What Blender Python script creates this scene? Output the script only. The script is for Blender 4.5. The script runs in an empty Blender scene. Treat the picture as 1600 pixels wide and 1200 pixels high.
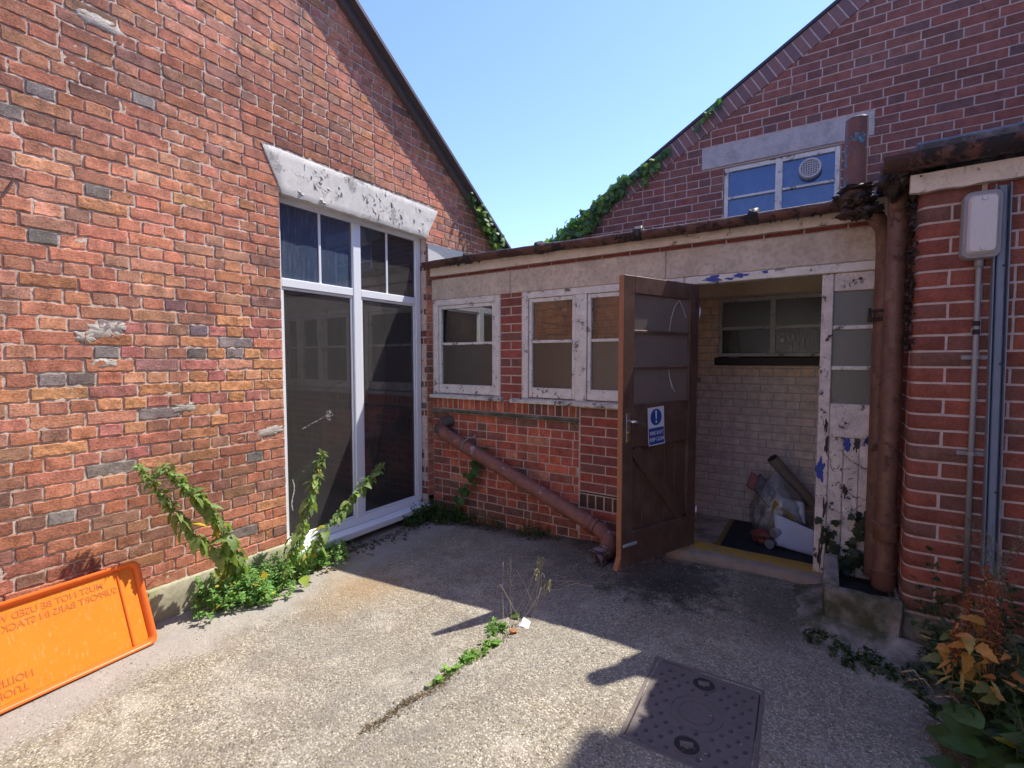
import bpy, math, random
import numpy as np
from mathutils import Vector, Matrix, noise
R = math.radians
random.seed(7); rng = np.random.default_rng(7)
scene = bpy.context.scene
col = scene.collection

# ------------------------------------------------------------ camera, sky, sun, exposure
CAM = Vector((3.375, -3.62, 1.57))
cd = bpy.data.cameras.new('camera'); cam = bpy.data.objects.new('camera', cd); col.objects.link(cam)
cam.location = CAM; cam.rotation_euler = (R(90 - 2.94), 0, R(33.5))
cd.sensor_width = 36; cd.lens = 741 / 1600 * 36; cd.clip_start = 0.02; cd.clip_end = 500
scene.camera = cam
SUN = Vector((0.335, 0.49, 1.0)).normalized()
world = bpy.data.worlds.new('World'); scene.world = world; world.use_nodes = True
wn = world.node_tree; bg = wn.nodes['Background']
sky = wn.nodes.new('ShaderNodeTexSky'); sky.sky_type = 'NISHITA'; sky.sun_disc = False
sky.sun_elevation = math.asin(SUN.z); sky.sun_rotation = math.atan2(SUN.x, SUN.y)
sky.air_density = 1.0; sky.dust_density = 0.15; sky.ozone_density = 1.2; sky.altitude = 0
tint = wn.nodes.new('ShaderNodeMix'); tint.data_type = 'RGBA'; tint.blend_type = 'MULTIPLY'; tint.inputs[0].default_value = 1
tint.inputs[7].default_value = (.56, .59, .82, 1); wn.links.new(sky.outputs[0], tint.inputs[6]); wn.links.new(tint.outputs[2], bg.inputs[0]); bg.inputs[1].default_value = 0.15
sd = bpy.data.lights.new('sun', 'SUN'); sd.energy = 2.3; sd.angle = R(0.53); sd.color = (1, 0.95, 0.87)
so = bpy.data.objects.new('sun', sd); col.objects.link(so)
so.rotation_euler = SUN.to_track_quat('Z', 'Y').to_euler()
vs = scene.view_settings; vs.view_transform = 'Standard'; vs.look = 'None'; vs.exposure = 1.66; vs.gamma = 1
vs.use_curve_mapping = False
scene.cycles.max_bounces = 10; scene.cycles.diffuse_bounces = 7; scene.cycles.transparent_max_bounces = 16

# ------------------------------------------------------------ object helpers
ROOTLOC = {}
def props(o, label=None, cat=None, group=None, kind=None):
    if label: o['label'] = label
    if cat: o['category'] = cat
    if group: o['group'] = group
    if kind: o['kind'] = kind
    return o
def thing(name, label, cat, loc=(0, 0, 0), group=None, kind=None):
    o = bpy.data.objects.new(name, None); o.empty_display_size = .1
    col.objects.link(o); o.location = loc
    return props(o, label, cat, group, kind)
def worldloc(o):
    v = Vector(o.location)
    while o.parent:
        o = o.parent; v += Vector(o.location)
    return v
def link(name, data, parent=None, mat=None, loc=None):
    """mesh given in world coordinates (or local with loc); parents never rotate unless local=True"""
    o = bpy.data.objects.new(name, data); col.objects.link(o)
    if mat is not None:
        if len(data.materials) == 0: data.materials.append(mat)
    base = Vector(loc) if loc is not None else Vector((0, 0, 0))
    if parent: base = base - worldloc(parent); o.parent = parent
    o.location = base
    return o
def child(name, data, parent, mat=None, loc=(0, 0, 0), rot=None):
    o = bpy.data.objects.new(name, data); col.objects.link(o); o.parent = parent; o.location = loc
    if rot: o.rotation_euler = rot
    if mat is not None and len(data.materials) == 0: data.materials.append(mat)
    return o

class MB:
    def __init__(s): s.v = []; s.f = []; s.c = []
    def add(s, vs_, fs, c=None):
        n = len(s.v); s.v += [tuple(p) for p in vs_]; s.f += [tuple(i + n for i in f) for f in fs]
        if c is not None: s.c += [c] * len(vs_)
        return s
    def box(s, x0, x1, y0, y1, z0, z1, c=0.0, T=None):
        if x0 > x1: x0, x1 = x1, x0
        if y0 > y1: y0, y1 = y1, y0
        if z0 > z1: z0, z1 = z1, z0
        if c <= 0:
            vs_ = [(x0,y0,z0),(x1,y0,z0),(x1,y1,z0),(x0,y1,z0),(x0,y0,z1),(x1,y0,z1),(x1,y1,z1),(x0,y1,z1)]
            fs = [(0,3,2,1),(4,5,6,7),(0,1,5,4),(1,2,6,5),(2,3,7,6),(3,0,4,7)]
        else:
            c = min(c, (x1-x0)*.45, (y1-y0)*.45, (z1-z0)*.45); vs_ = []; idx = {}
            X = (x0, x1); Y = (y0, y1); Z = (z0, z1)
            for i in (0, 1):
                for j in (0, 1):
                    for k in (0, 1):
                        sx, sy, sz = (1-2*i)*c, (1-2*j)*c, (1-2*k)*c
                        idx[i,j,k] = len(vs_)
                        vs_ += [(X[i], Y[j]+sy, Z[k]+sz), (X[i]+sx, Y[j], Z[k]+sz), (X[i]+sx, Y[j]+sy, Z[k])]
            def q(a, w): return idx[a] + w
            fs = []
            for i in (0, 1):
                f = [q((i,0,0),0), q((i,1,0),0), q((i,1,1),0), q((i,0,1),0)]; fs.append(f if i else f[::-1])
                f = [q((0,i,0),1), q((0,i,1),1), q((1,i,1),1), q((1,i,0),1)]; fs.append(f if i else f[::-1])
                f = [q((0,0,i),2), q((1,0,i),2), q((1,1,i),2), q((0,1,i),2)]; fs.append(f if i else f[::-1])
            for i in (0, 1):
                for j in (0, 1):
                    f = [q((i,j,0),0), q((i,j,1),0), q((i,j,1),1), q((i,j,0),1)]; fs.append(f if (i ^ j) else f[::-1])
                    f = [q((i,0,j),0), q((i,0,j),2), q((i,1,j),2), q((i,1,j),0)]; fs.append(f if (i ^ j) == 0 else f[::-1])
                    f = [q((0,i,j),1), q((1,i,j),1), q((1,i,j),2), q((0,i,j),2)]; fs.append(f if (i ^ j) == 0 else f[::-1])
            for i in (0, 1):
                for j in (0, 1):
                    for k in (0, 1):
                        f = [q((i,j,k),0), q((i,j,k),1), q((i,j,k),2)]; fs.append(f if (i+j+k) % 2 == 0 else f[::-1])
            # fix winding by outward test
            cx = Vector(((x0+x1)/2, (y0+y1)/2, (z0+z1)/2)); g = []
            for f in fs:
                p = [Vector(vs_[i]) for i in f]; n = (p[1]-p[0]).cross(p[2]-p[0]); m = sum(p, Vector())/len(p)
                g.append(f if n.dot(m - cx) >= 0 else f[::-1])
            fs = g
        if T: vs_ = [T(*p) for p in vs_]
        return s.add(vs_, fs)
    def tube(s, pts, rad, seg=12, cap=True, bump=0.0, seed=0.0, freq=9.0, jit=None):
        pts = [Vector(p) for p in pts]; n = len(pts)
        if not hasattr(rad, '__len__'): rad = [rad] * n
        up = None; base = len(s.v)
        for i, p in enumerate(pts):
            t = (pts[min(i+1, n-1)] - pts[max(i-1, 0)])
            t = t.normalized() if t.length > 1e-9 else Vector((0, 0, 1))
            if up is None:
                up = Vector((0, 0, 1)) if abs(t.z) < .9 else Vector((1, 0, 0))
            a = (up - t * up.dot(t)).normalized(); b = t.cross(a); up = a
            for k in range(seg):
                an = 2 * math.pi * k / seg; d = a * math.cos(an) + b * math.sin(an); r = rad[i]
                if bump: r += bump * noise.noise((p + d * r) * freq + Vector((seed, seed, 0)))
                s.v.append(tuple(p + d * r))
        for i in range(n - 1):
            for k in range(seg):
                k2 = (k + 1) % seg
                s.f.append((base+i*seg+k, base+i*seg+k2, base+(i+1)*seg+k2, base+(i+1)*seg+k))
        if cap:
            s.f.append(tuple(base + k for k in range(seg))[::-1]); s.f.append(tuple(base + (n-1)*seg + k for k in range(seg)))
        return s
    def prism(s, poly, d0, d1, T):
        n = len(poly); vs_ = [T(u, d0, w) for u, w in poly] + [T(u, d1, w) for u, w in poly]
        fs = [tuple(range(n))[::-1], tuple(range(n, 2*n))] + [(i, (i+1) % n, n+(i+1) % n, n+i) for i in range(n)]
        return s.add(vs_, fs)
    def mesh(s, name='mesh', smooth=False, mat=None, fix=False):
        me = bpy.data.meshes.new(name); me.from_pydata(s.v, [], s.f)
        if s.c and len(s.c) == len(s.v):
            a = me.color_attributes.new('col', 'FLOAT_COLOR', 'POINT')
            a.data.foreach_set('color', np.array([(x[0], x[1], x[2], 1) for x in s.c], dtype=np.float32).ravel())
        if fix:
            import bmesh
            bm = bmesh.new(); bm.from_mesh(me); bmesh.ops.recalc_face_normals(bm, faces=bm.faces); bm.to_mesh(me); bm.free()
        if smooth is True: me.polygons.foreach_set('use_smooth', [True] * len(me.polygons))
        elif smooth:
            me.polygons.foreach_set('use_smooth', [True] * len(me.polygons))
            me.set_sharp_from_angle(angle=R(smooth))
        if mat: me.materials.append(mat)
        me.update(); return me
def put(name, mb, mat, parent=None, smooth=False, fix=False, **kw):
    o = link(name, mb.mesh(name, smooth, None, fix), parent, mat)
    return props(o, **kw)

# plane frames: (u right, d outward to the viewer, w up)
def TB(y0): return lambda u, d, w: (u, y0 - d, w)          # walls facing -y
def TL(x0): return lambda u, d, w: (x0 + d, u, w)          # walls facing +x

# ------------------------------------------------------------ material helpers
def newmat(name):
    m = bpy.data.materials.new(name); m.use_nodes = True; nt = m.node_tree; nt.nodes.clear()
    out = nt.nodes.new('ShaderNodeOutputMaterial'); return m, nt, out
class N:
    def __init__(s, nt): s.nt = nt
    def n(s, t, **kw):
        x = s.nt.nodes.new(t)
        for k, v in kw.items(): setattr(x, k, v)
        return x
    def l(s, a, b): s.nt.links.new(a, b)
    def pos(s):
        return s.n('ShaderNodeNewGeometry').outputs['Position']
    def noise(s, vec, scale, detail=4, rough=.55, dist=0.0):
        x = s.n('ShaderNodeTexNoise'); x.inputs['Scale'].default_value = scale; x.inputs['Detail'].default_value = detail
        x.inputs['Roughness'].default_value = rough; x.inputs['Distortion'].default_value = dist
        s.l(vec, x.inputs['Vector']); return x.outputs['Fac']
    def vor(s, vec, scale, feat='F1', out='Distance'):
        x = s.n('ShaderNodeTexVoronoi', feature=feat); x.inputs['Scale'].default_value = scale
        s.l(vec, x.inputs['Vector']); return x.outputs[out]
    def ramp(s, fac, stops):
        x = s.n('ShaderNodeValToRGB'); e = x.color_ramp.elements
        while len(e) < len(stops): e.new(.5)
        for i, (p, c) in enumerate(stops):
            e[i].position = p; e[i].color = (c, c, c, 1) if not hasattr(c, '__len__') else (*c, 1)
        s.l(fac, x.inputs['Fac']); return x.outputs['Color']
    def mix(s, fac, a, b, mode='MIX'):
        x = s.n('ShaderNodeMix', data_type='RGBA', blend_type=mode)
        for v, i in ((fac, 0), (a, 6), (b, 7)):
            if isinstance(v, (int, float)): x.inputs[i].default_value = v if i == 0 else (v, v, v, 1)
            elif hasattr(v, 'is_linked') or hasattr(v, 'links'): s.l(v, x.inputs[i])
            else: x.inputs[i].default_value = (*v, 1)
        return x.outputs[2]
    def math(s, op, a, b=0.0, clamp=False):
        x = s.n('ShaderNodeMath', operation=op, use_clamp=clamp)
        for v, i in ((a, 0), (b, 1)):
            if isinstance(v, (int, float)): x.inputs[i].default_value = v
            else: s.l(v, x.inputs[i])
        return x.outputs[0]
    def sep(s, vec):
        x = s.n('ShaderNodeSeparateXYZ'); s.l(vec, x.inputs[0]); return x.outputs
    def mapv(s, vec, sc=(1, 1, 1), rot=(0, 0, 0), loc=(0, 0, 0)):
        x = s.n('ShaderNodeMapping'); x.inputs['Scale'].default_value = sc; x.inputs['Rotation'].default_value = rot
        x.inputs['Location'].default_value = loc; s.l(vec, x.inputs['Vector']); return x.outputs[0]
    def bump(s, h, strength=.5, dist=.002, nrm=None):
        x = s.n('ShaderNodeBump'); x.inputs['Strength'].default_value = strength; x.inputs['Distance'].default_value = dist
        s.l(h, x.inputs['Height'])
        if nrm: s.l(nrm, x.inputs['Normal'])
        return x.outputs[0]
    def bsdf(s, out, color, rough=.8, nrm=None, metal=0.0, spec=None):
        b = s.n('ShaderNodeBsdfPrincipled')
        for v, k in ((color, 'Base Color'), (rough, 'Roughness')):
            if isinstance(v, (int, float)): b.inputs[k].default_value = v
            elif hasattr(v, 'links'): s.l(v, b.inputs[k])
            else: b.inputs[k].default_value = (*v, 1)
        b.inputs['Metallic'].default_value = metal
        if spec is not None: b.inputs['Specular IOR Level'].default_value = spec
        if nrm: s.l(nrm, b.inputs['Normal'])
        if out: s.l(b.outputs[0], out.inputs[0])
        return b

def plain(name, color, rough=.6, metal=0.0, var=.15, scale=30, bump=.2, bdist=.001, spec=None, dirt=None, dscale=6):
    m, nt, out = newmat(name); k = N(nt); p = k.pos()
    f = k.noise(p, scale, 5, .6)
    c = k.mix(f, tuple(x * (1 - var) for x in color), tuple(min(1, x * (1 + var)) for x in color))
    if dirt:
        g = k.ramp(k.noise(p, dscale, 6, .65), [(.45, 0), (.7, 1)]); c = k.mix(g, c, dirt)
    k.bsdf(out, c, rough, k.bump(f, bump, bdist), metal, spec); return m

def brickmat(name, attr, old=1.0, bloom=.12, sc=1.0, bd=.0016):
    m, nt, out = newmat(name); k = N(nt); p = k.pos()
    if attr: a = k.n('ShaderNodeAttribute', attribute_name='col'); base = a.outputs['Color']
    else: a = k.n('ShaderNodeObjectInfo'); base = a.outputs['Color']
    n1 = k.noise(p, 14 * sc, 4, .6); n2 = k.noise(p, 90 * sc, 5, .7); n3 = k.noise(p, 420 * sc, 2, .5)
    g_ = 1.35 if old > .5 else 1.0
    v = k.math('ADD', k.math('MULTIPLY', k.math('SUBTRACT', n1, .5), 1.1*g_), k.math('MULTIPLY', k.math('SUBTRACT', n2, .5), 1.3*g_))
    v = k.math('ADD', v, .97 if old < .5 else .90)
    mul = k.n('ShaderNodeCombineXYZ'); [k.l(v, mul.inputs[i]) for i in range(3)]
    c = k.mix(1.0, base, mul.outputs[0], 'MULTIPLY')
    # pits, soot and pale lime bloom
    pits = k.ramp(k.noise(k.mapv(p, (1, 1, 2.2)), 60 * sc, 3, .6), [(.30, 1), (.38, 0)])
    c = k.mix(k.math('MULTIPLY', pits, .55 * old), c, (.06, .035, .03))
    bl = k.ramp(k.noise(p, 33 * sc, 6, .75), [(.56, 0), (.72, 1)])
    c = k.mix(k.math('MULTIPLY', bl, bloom), c, (.62, .52, .46))
    if old > .5:
        soot = k.ramp(k.noise(k.mapv(p, (2.2, 2.2, .7)), 1.3, 7, .68), [(.50, 0), (.72, .55)]); c = k.mix(soot, c, (.12, .085, .07))
        pale = k.ramp(k.noise(k.mapv(p, (1, 1, 1.6), loc=(3, 8, 1)), 4, 7, .7), [(.55, 0), (.75, .22)]); c = k.mix(pale, c, (.50, .30, .22))
    cracks = k.noise(k.mapv(p, (8, 8, 60)), 3, 4, .7, .6)
    h = k.math('ADD', k.math('ADD', k.math('MULTIPLY', n2, .9), k.math('MULTIPLY', n3, .25)), k.math('MULTIPLY', cracks, .9 * old))
    h = k.math('SUBTRACT', h, k.math('MULTIPLY', pits, .6))
    k.bsdf(out, c, .88, k.bump(h, .8 if old > .5 else .35, bd), spec=.25); return m

def mortarmat(name, color, dark, rough_b=.8, bd=.002, moss=None):
    m, nt, out = newmat(name); k = N(nt); p = k.pos()
    n1 = k.noise(p, 6, 5, .6); n2 = k.noise(p, 120, 5, .75); n3 = k.noise(p, 35, 4, .6)
    c = k.mix(k.ramp(n1, [(.35, 0), (.65, 1)]), dark, color)
    c = k.mix(k.math('MULTIPLY', k.ramp(n3, [(.35, 1), (.55, 0)]), .5), c, tuple(x * .55 for x in dark))
    c = k.mix(k.math('MULTIPLY', n2, .35), c, tuple(min(1, x * 1.25) for x in color))
    if moss: c = k.mix(k.ramp(k.noise(p, 2.6, 5, .65), [(.48, 0), (.62, 1)]), c, moss)
    k.bsdf(out, c, .93, k.bump(k.math('ADD', n2, n3), rough_b, bd), spec=.2); return m

def peelmat(name, paint, under, amount=.5, scale=9, second=None, grime=.25, dens=1.0, bdist=.0018, rough=.55, lo=None):
    """old paint: thresholded noise lets the layer below show, the flakes stand proud"""
    m, nt, out = newmat(name); k = N(nt); p = k.pos()
    f = k.noise(p, scale, 8, .72, .35); fine = k.noise(p, scale * 5, 6, .75)
    h = k.math('ADD', f, k.math('MULTIPLY', k.math('SUBTRACT', fine, .5), .35))
    mask = k.ramp(h, [(amount - .008, 1), (amount + .008, 0)])
    edge = k.ramp(h, [(amount - .01, 0), (amount + .012, 1), (amount + .05, .4)])
    und = k.mix(fine, tuple(x * .6 for x in under), under)
    if second: und = k.mix(k.ramp(k.noise(p, scale * .35, 3, .5), [(.5, 0), (.52, 1)]), und, second)
    dirt = k.math('MULTIPLY', k.ramp(k.noise(p, 13, 8, .75), [(.4, 1), (.68, 0)]), grime)
    pc = k.mix(dirt, paint, tuple(x * .35 for x in paint))
    crk = k.ramp(k.vor(k.mapv(p, (1, 1, .45)), scale * 7, 'DISTANCE_TO_EDGE'), [(.0, 1), (.018, 0)])
    crk = k.math('MULTIPLY', crk, k.ramp(k.noise(p, 5, 3, .5), [(.42, 0), (.6, .8)]))
    pc = k.mix(crk, pc, tuple(x * .3 for x in under))
    c = k.mix(mask, pc, und)
    b = k.bump(k.math('SUBTRACT', edge, k.math('MULTIPLY', crk, .5)), .9, bdist)
    rr = k.mix(mask, rough, .9)
    k.bsdf(out, c, rr, b); return m

def glassmat(name, tint=(.9, .93, .92), alpha=1.0, rough=0.0, dirt=.0, wav=0.0, body=None, bodyf=0.0, bscale=200, ior=1.5):
    """thin pane: see-through body plus Fresnel reflection, optional dust and moulded pattern"""
    m, nt, out = newmat(name); k = N(nt); p = k.pos()
    tr = k.n('ShaderNodeBsdfTransparent'); tr.inputs[0].default_value = (*tint, 1)
    gl = k.n('ShaderNodeBsdfGlossy'); gl.inputs['Roughness'].default_value = rough; gl.inputs[0].default_value = (1, 1, 1, 1)
    fr = k.n('ShaderNodeFresnel'); fr.inputs[0].default_value = ior
    if wav:
        h = k.math('ADD', k.vor(p, bscale), k.math('MULTIPLY', k.noise(p, bscale * .4, 2), .6))
        b = k.bump(h, wav, .002); k.l(b, gl.inputs['Normal'])
    surf = tr.outputs[0]
    if body is not None:
        df = k.n('ShaderNodeBsdfDiffuse')
        bc = k.mix(k.vor(p, bscale), tuple(x * .75 for x in body), tuple(x * 1.3 for x in body)); k.l(bc, df.inputs[0]); tl = k.n('ShaderNodeBsdfTranslucent'); tl.inputs[0].default_value = (.6, .57, .52, 1); m2 = k.n('ShaderNodeMixShader'); m2.inputs[0].default_value = .5 if bodyf > .3 and wav else 0.0; k.l(df.outputs[0], m2.inputs[1]); k.l(tl.outputs[0], m2.inputs[2])
        if wav: k.l(b, df.inputs['Normal'])
        ms = k.n('ShaderNodeMixShader'); ms.inputs[0].default_value = bodyf; k.l(tr.outputs[0], ms.inputs[1]); k.l(m2.outputs[0], ms.inputs[2]); surf = ms.outputs[0]
    if dirt:
        d2 = k.n('ShaderNodeBsdfDiffuse'); d2.inputs[0].default_value = (.5, .5, .48, 1)
        ms = k.n('ShaderNodeMixShader')
        st = k.noise(k.mapv(p, (1, 9, .8)), 6, 6, .7); sp = k.ramp(k.noise(p, 130, 3, .6), [(.62, 0), (.7, 1)])
        fac = k.math('MULTIPLY', k.math('ADD', k.ramp(st, [(.45, 0), (.75, 1)]), k.math('MULTIPLY', sp, .6)), dirt, True)
        k.l(fac, ms.inputs[0]); k.l(surf, ms.inputs[1]); k.l(d2.outputs[0], ms.inputs[2]); surf = ms.outputs[0]
    ms = k.n('ShaderNodeMixShader'); k.l(k.math('MULTIPLY', fr.outputs[0], 1.6, True), ms.inputs[0])
    k.l(surf, ms.inputs[1]); k.l(gl.outputs[0], ms.inputs[2]); k.l(ms.outputs[0], out.inputs[0]); return m

def leafmat(name, attr=False, base=(.08, .2, .03), tr=.35):
    m, nt, out = newmat(name); k = N(nt); p = k.pos()
    if attr: c0 = k.n('ShaderNodeAttribute', attribute_name='col').outputs['Color']
    else: c0 = k.n('ShaderNodeObjectInfo').outputs['Color']
    f = k.noise(p, 45, 3, .6)
    v = k.math('ADD', k.math('MULTIPLY', f, .9), .55); mu = k.n('ShaderNodeCombineXYZ'); [k.l(v, mu.inputs[i]) for i in range(3)]
    c = k.mix(1.0, c0, mu.outputs[0], 'MULTIPLY')
    b = k.bsdf(None, c, .5, k.bump(k.noise(p, 160, 3), .4, .001), spec=.35)
    t = k.n('ShaderNodeBsdfTranslucent'); k.l(k.mix(1.0, c, (1.3, 1.5, .5), 'MULTIPLY'), t.inputs[0])
    ms = k.n('ShaderNodeMixShader'); ms.inputs[0].default_value = tr
    k.l(b.outputs[0], ms.inputs[1]); k.l(t.outputs[0], ms.inputs[2]); k.l(ms.outputs[0], out.inputs[0]); return m

M = {}
M['brick_old'] = brickmat('old_brick', False, bd=.0045, bloom=.12); M['brick_old_s'] = brickmat('old_brick_far', True, bd=.0045, bloom=.12)
M['brick_new'] = brickmat('smooth_brick', False, .25, .05, 1.0, .0009); M['brick_new_s'] = brickmat('smooth_brick_far', True, .25, .05, 1.0, .0009)
M['brick_paint'] = brickmat('painted_brick', False, .1, .10, 1.0, .0009); M['brick_paint_s'] = brickmat('painted_brick_far', True, .1, .10, 1.0, .0009)
M['mortar_old'] = mortarmat('lime_mortar', (.68, .56, .46), (.50, .40, .32), 1.0, .004)
M['mortar_new'] = mortarmat('cement_mortar', (.56, .45, .41), (.45, .35, .32), .4, .001)
M['mortar_ext'] = mortarmat('pointing_mortar', (.62, .50, .43), (.40, .30, .25), .5, .001)
M['mortar_paint'] = mortarmat('painted_joint', (.66, .52, .45), (.5, .38, .33), .3, .001)
M['render_strip'] = mortarmat('plinth_render', (.44, .40, .28), (.34, .32, .22), .5, .0015, (.30, .31, .16))
M['concrete'] = mortarmat('lintel_concrete', (.66, .56, .46), (.44, .36, .29), .9, .002)
M['concrete_dark'] = mortarmat('weathered_concrete', (.30, .27, .22), (.14, .12, .10), .9, .003, (.10, .11, .07))
M['patch'] = mortarmat('cement_patch', (.62, .55, .47), (.44, .39, .33), 1.0, .007)
M['lintel_paint'] = peelmat('flaking_white_lintel_paint', (.70, .66, .58), (.50, .47, .42), .385, 7, None, .25, bdist=.006)
M['white_peel'] = peelmat('peeling_white_paint', (.85, .80, .74), (.24, .20, .16), .40, 12, None, .35)
M['white_peel_blue'] = peelmat('peeling_white_over_blue', (.84, .78, .68), (.30, .24, .20), .40, 6, (.025, .06, .33))
M['sill_peel'] = peelmat('mossy_white_sill', (.78, .75, .66), (.15, .15, .11), .42, 14, None, .5)
M['fascia'] = peelmat('cream_fascia_paint', (.84, .72, .60), (.46, .33, .25), .36, 10, None, .3)
M['side_peel'] = peelmat('cracked_white_boards', (.86, .74, .67), (.09, .07, .07), .405, 11, (.03, .05, .16), .5, bdist=.002)
M['upvc'] = plain('white_upvc', (.80, .82, .84), .3, var=.03, scale=12, bump=.03)
M['steel_white'] = peelmat('old_white_steel_window', (.66, .66, .64), (.20, .15, .12), .38, 12, None, .35)
M['gut_brown'] = peelmat('flaking_brown_gutter_paint', (.15, .065, .048), (.03, .026, .028), .47, 7, (.07, .035, .028), .4, bdist=.004)
M['pipe_brown'] = peelmat('brown_pipe_paint', (.22, .105, .072), (.13, .065, .045), .42, 8, (.24, .13, .08), .6, bdist=.0015, rough=.5)
M['pipe_red'] = peelmat('red_brown_pipe_with_grey_flakes', (.32, .13, .09), (.50, .46, .46), .385, 6, None, .6, bdist=.002)
M['pipe_stub'] = peelmat('brown_vent_paint', (.20, .085, .07), (.10, .40, .60), .455, 5.5, None, .4, bdist=.002)
M['rot'] = peelmat('rotten_bitumen', (.055, .038, .034), (.10, .06, .045), .5, 10, (.02, .02, .025), .4, bdist=.006, rough=.4)
M['felt'] = plain('bitumen_felt', (.05, .05, .06), .6, var=.4, scale=60, bump=.8, bdist=.003, dirt=(.20, .20, .22), dscale=14)
M['felt_grey'] = plain('grey_roof_felt', (.20, .22, .25), .6, var=.3, scale=80, bump=.8, bdist=.003)
M['door_brown'] = plain('brown_door_paint', (.105, .056, .042), .42, var=.2, scale=14, bump=.25, bdist=.001, dirt=(.155, .095, .072), dscale=7)
M['door_edge'] = plain('lit_brown_door_edge', (.32, .14, .075), .5, var=.25, scale=25, bump=.4, bdist=.0015)  # brighter brown puts the light caught by the lock edge into the colour
M['chrome'] = plain('satin_metal', (.62, .62, .62), .28, 1.0, .05)
M['brass'] = plain('brass', (.70, .50, .16), .3, 1.0, .1)
M['iron'] = plain('cast_iron_cover', (.145, .118, .105), .7, .1, .3, 40, .7, .002, dirt=(.16, .13, .12), dscale=9)
M['dark'] = plain('dark_void', (.03, .028, .026), .9)
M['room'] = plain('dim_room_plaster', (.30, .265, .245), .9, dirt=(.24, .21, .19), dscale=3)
M['room_floor'] = plain('dim_room_floor', (.10, .085, .07), .6)
M['cream'] = plain('cream_paint', (.85, .71, .53), .7, var=.06, dirt=(.62, .50, .36), dscale=3)
M['glass'] = glassmat('clear_glass', (.92, .93, .92), dirt=.05)
M['glass_big'] = glassmat('dusty_hazed_glass', (.62, .64, .64), dirt=.04, body=(.24, .225, .21), bodyf=.17, bscale=400)  # grey body: dust film plus the panes' greyish reflection put into the colour
M['glass_top'] = glassmat('streaked_sky_blue_glass', (.35, .45, .60), dirt=.14, body=(.10, .15, .24), bodyf=.45, bscale=400)  # blue body paints the sky's reflection into the upper panes
M['glass_obs'] = glassmat('obscured_glass', (.5, .48, .45), rough=.10, wav=.7, body=(.17, .15, .13), bodyf=.35, bscale=140)
M['glass_wire'] = glassmat('wired_glass', (.4, .4, .38), rough=.25, wav=.8, body=(.24, .23, .19), bodyf=.6, bscale=110)
M['glass_door'] = glassmat('ribbed_door_glass', (.55, .52, .5), rough=.16, wav=1.0, body=(.42, .36, .33), bodyf=.55, bscale=95)
M['pane_blue'] = glassmat('blue_painted_glass', (.1, .1, .1), rough=.03, body=(.030, .075, .24), bodyf=.97, bscale=300, dirt=.10)
M['stem'] = plain('plant_stem', (.14, .16, .05), .6)
M['dry'] = plain('dry_straw_stem', (.46, .38, .24), .8)
M['leaf'] = leafmat('leaf'); M['leaf_s'] = leafmat('leaf_mass', True)
M['leaf_dark'] = leafmat('ivy_leaf', False, tr=.15)
M['conduit'] = plain('galvanised_conduit', (.30, .30, .31), .5, .3, .2, 25, .3)
M['trunking'] = plain('grey_blue_trunking', (.20, .24, .31), .5, 0, .15, 20, .2)
M['lamp_body'] = plain('grey_plastic', (.30, .29, .30), .45, 0, .1)
M['lamp_lens'] = plain('prismatic_diffuser', (.66, .63, .62), .25, 0, .10, 130, .9, .003)
M['tar'] = plain('dark_timber', (.035, .022, .02), .6)

# ------------------------------------------------------------ brick laying
def template(L, H, nx, nz, amp, seed, rnd=.004, freq=40.0, edge=.0014, back=.016):
    e = .0032
    us = [-L/2, -L/2+e] + [(-L/2+e) + (L-2*e) * i / nx for i in range(1, nx)] + [L/2-e, L/2]
    ws = [-H/2, -H/2+e] + [(-H/2+e) + (H-2*e) * i / nz for i in range(1, nz)] + [H/2-e, H/2]
    V = []; nu, nw = len(us), len(ws)
    for j, w in enumerate(ws):
        for i, u in enumerate(us):
            b = i in (0, nu-1) or j in (0, nw-1)
            q = Vector((u * freq, w * freq, seed * 7.3))
            d = amp * (noise.noise(q) + .5 * noise.noise(q * 2.3))
            ju = edge * noise.noise(Vector((u * 50, w * 50, seed + 30))); jw = edge * 1.6 * noise.noise(Vector((u * 45, w * 90, seed + 60)))
            V.append((u + ju, d - (rnd if b else 0), w + jw))      # (u, d, w)
    F = [(j*nu+i, j*nu+i+1, (j+1)*nu+i+1, (j+1)*nu+i) for j in range(nw-1) for i in range(nu-1)]
    ring = list(range(nu)) + [j*nu+nu-1 for j in range(1, nw)] + [(nw-1)*nu+i for i in range(nu-2, -1, -1)] + [j*nu for j in range(nw-2, 0, -1)]
    n0 = len(V); V += [(V[i][0], -back, V[i][2]) for i in ring]; m = len(ring)
    for a in range(m):
        b = (a+1) % m; F.append((ring[a], n0+a, n0+b, ring[b]))
    return np.array(V), F
def clip_poly(poly, hp):
    for (a, b, c) in hp:                                  # keep a*u + b*w <= c
        out = []
        for i in range(len(poly)):
            p, q = poly[i], poly[(i+1) % len(poly)]
            fp, fq = a*p[0]+b*p[1]-c, a*q[0]+b*q[1]-c
            if fp <= 0: out.append(p)
            if (fp < 0 < fq) or (fq < 0 < fp):
                t = fp / (fp - fq); out.append((p[0]+t*(q[0]-p[0]), p[1]+t*(q[1]-p[1])))
        poly = out
        if len(poly) < 3: return []
    return poly
CLS = [('S', .215), ('H', .103), ('Q', .05)]
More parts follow.
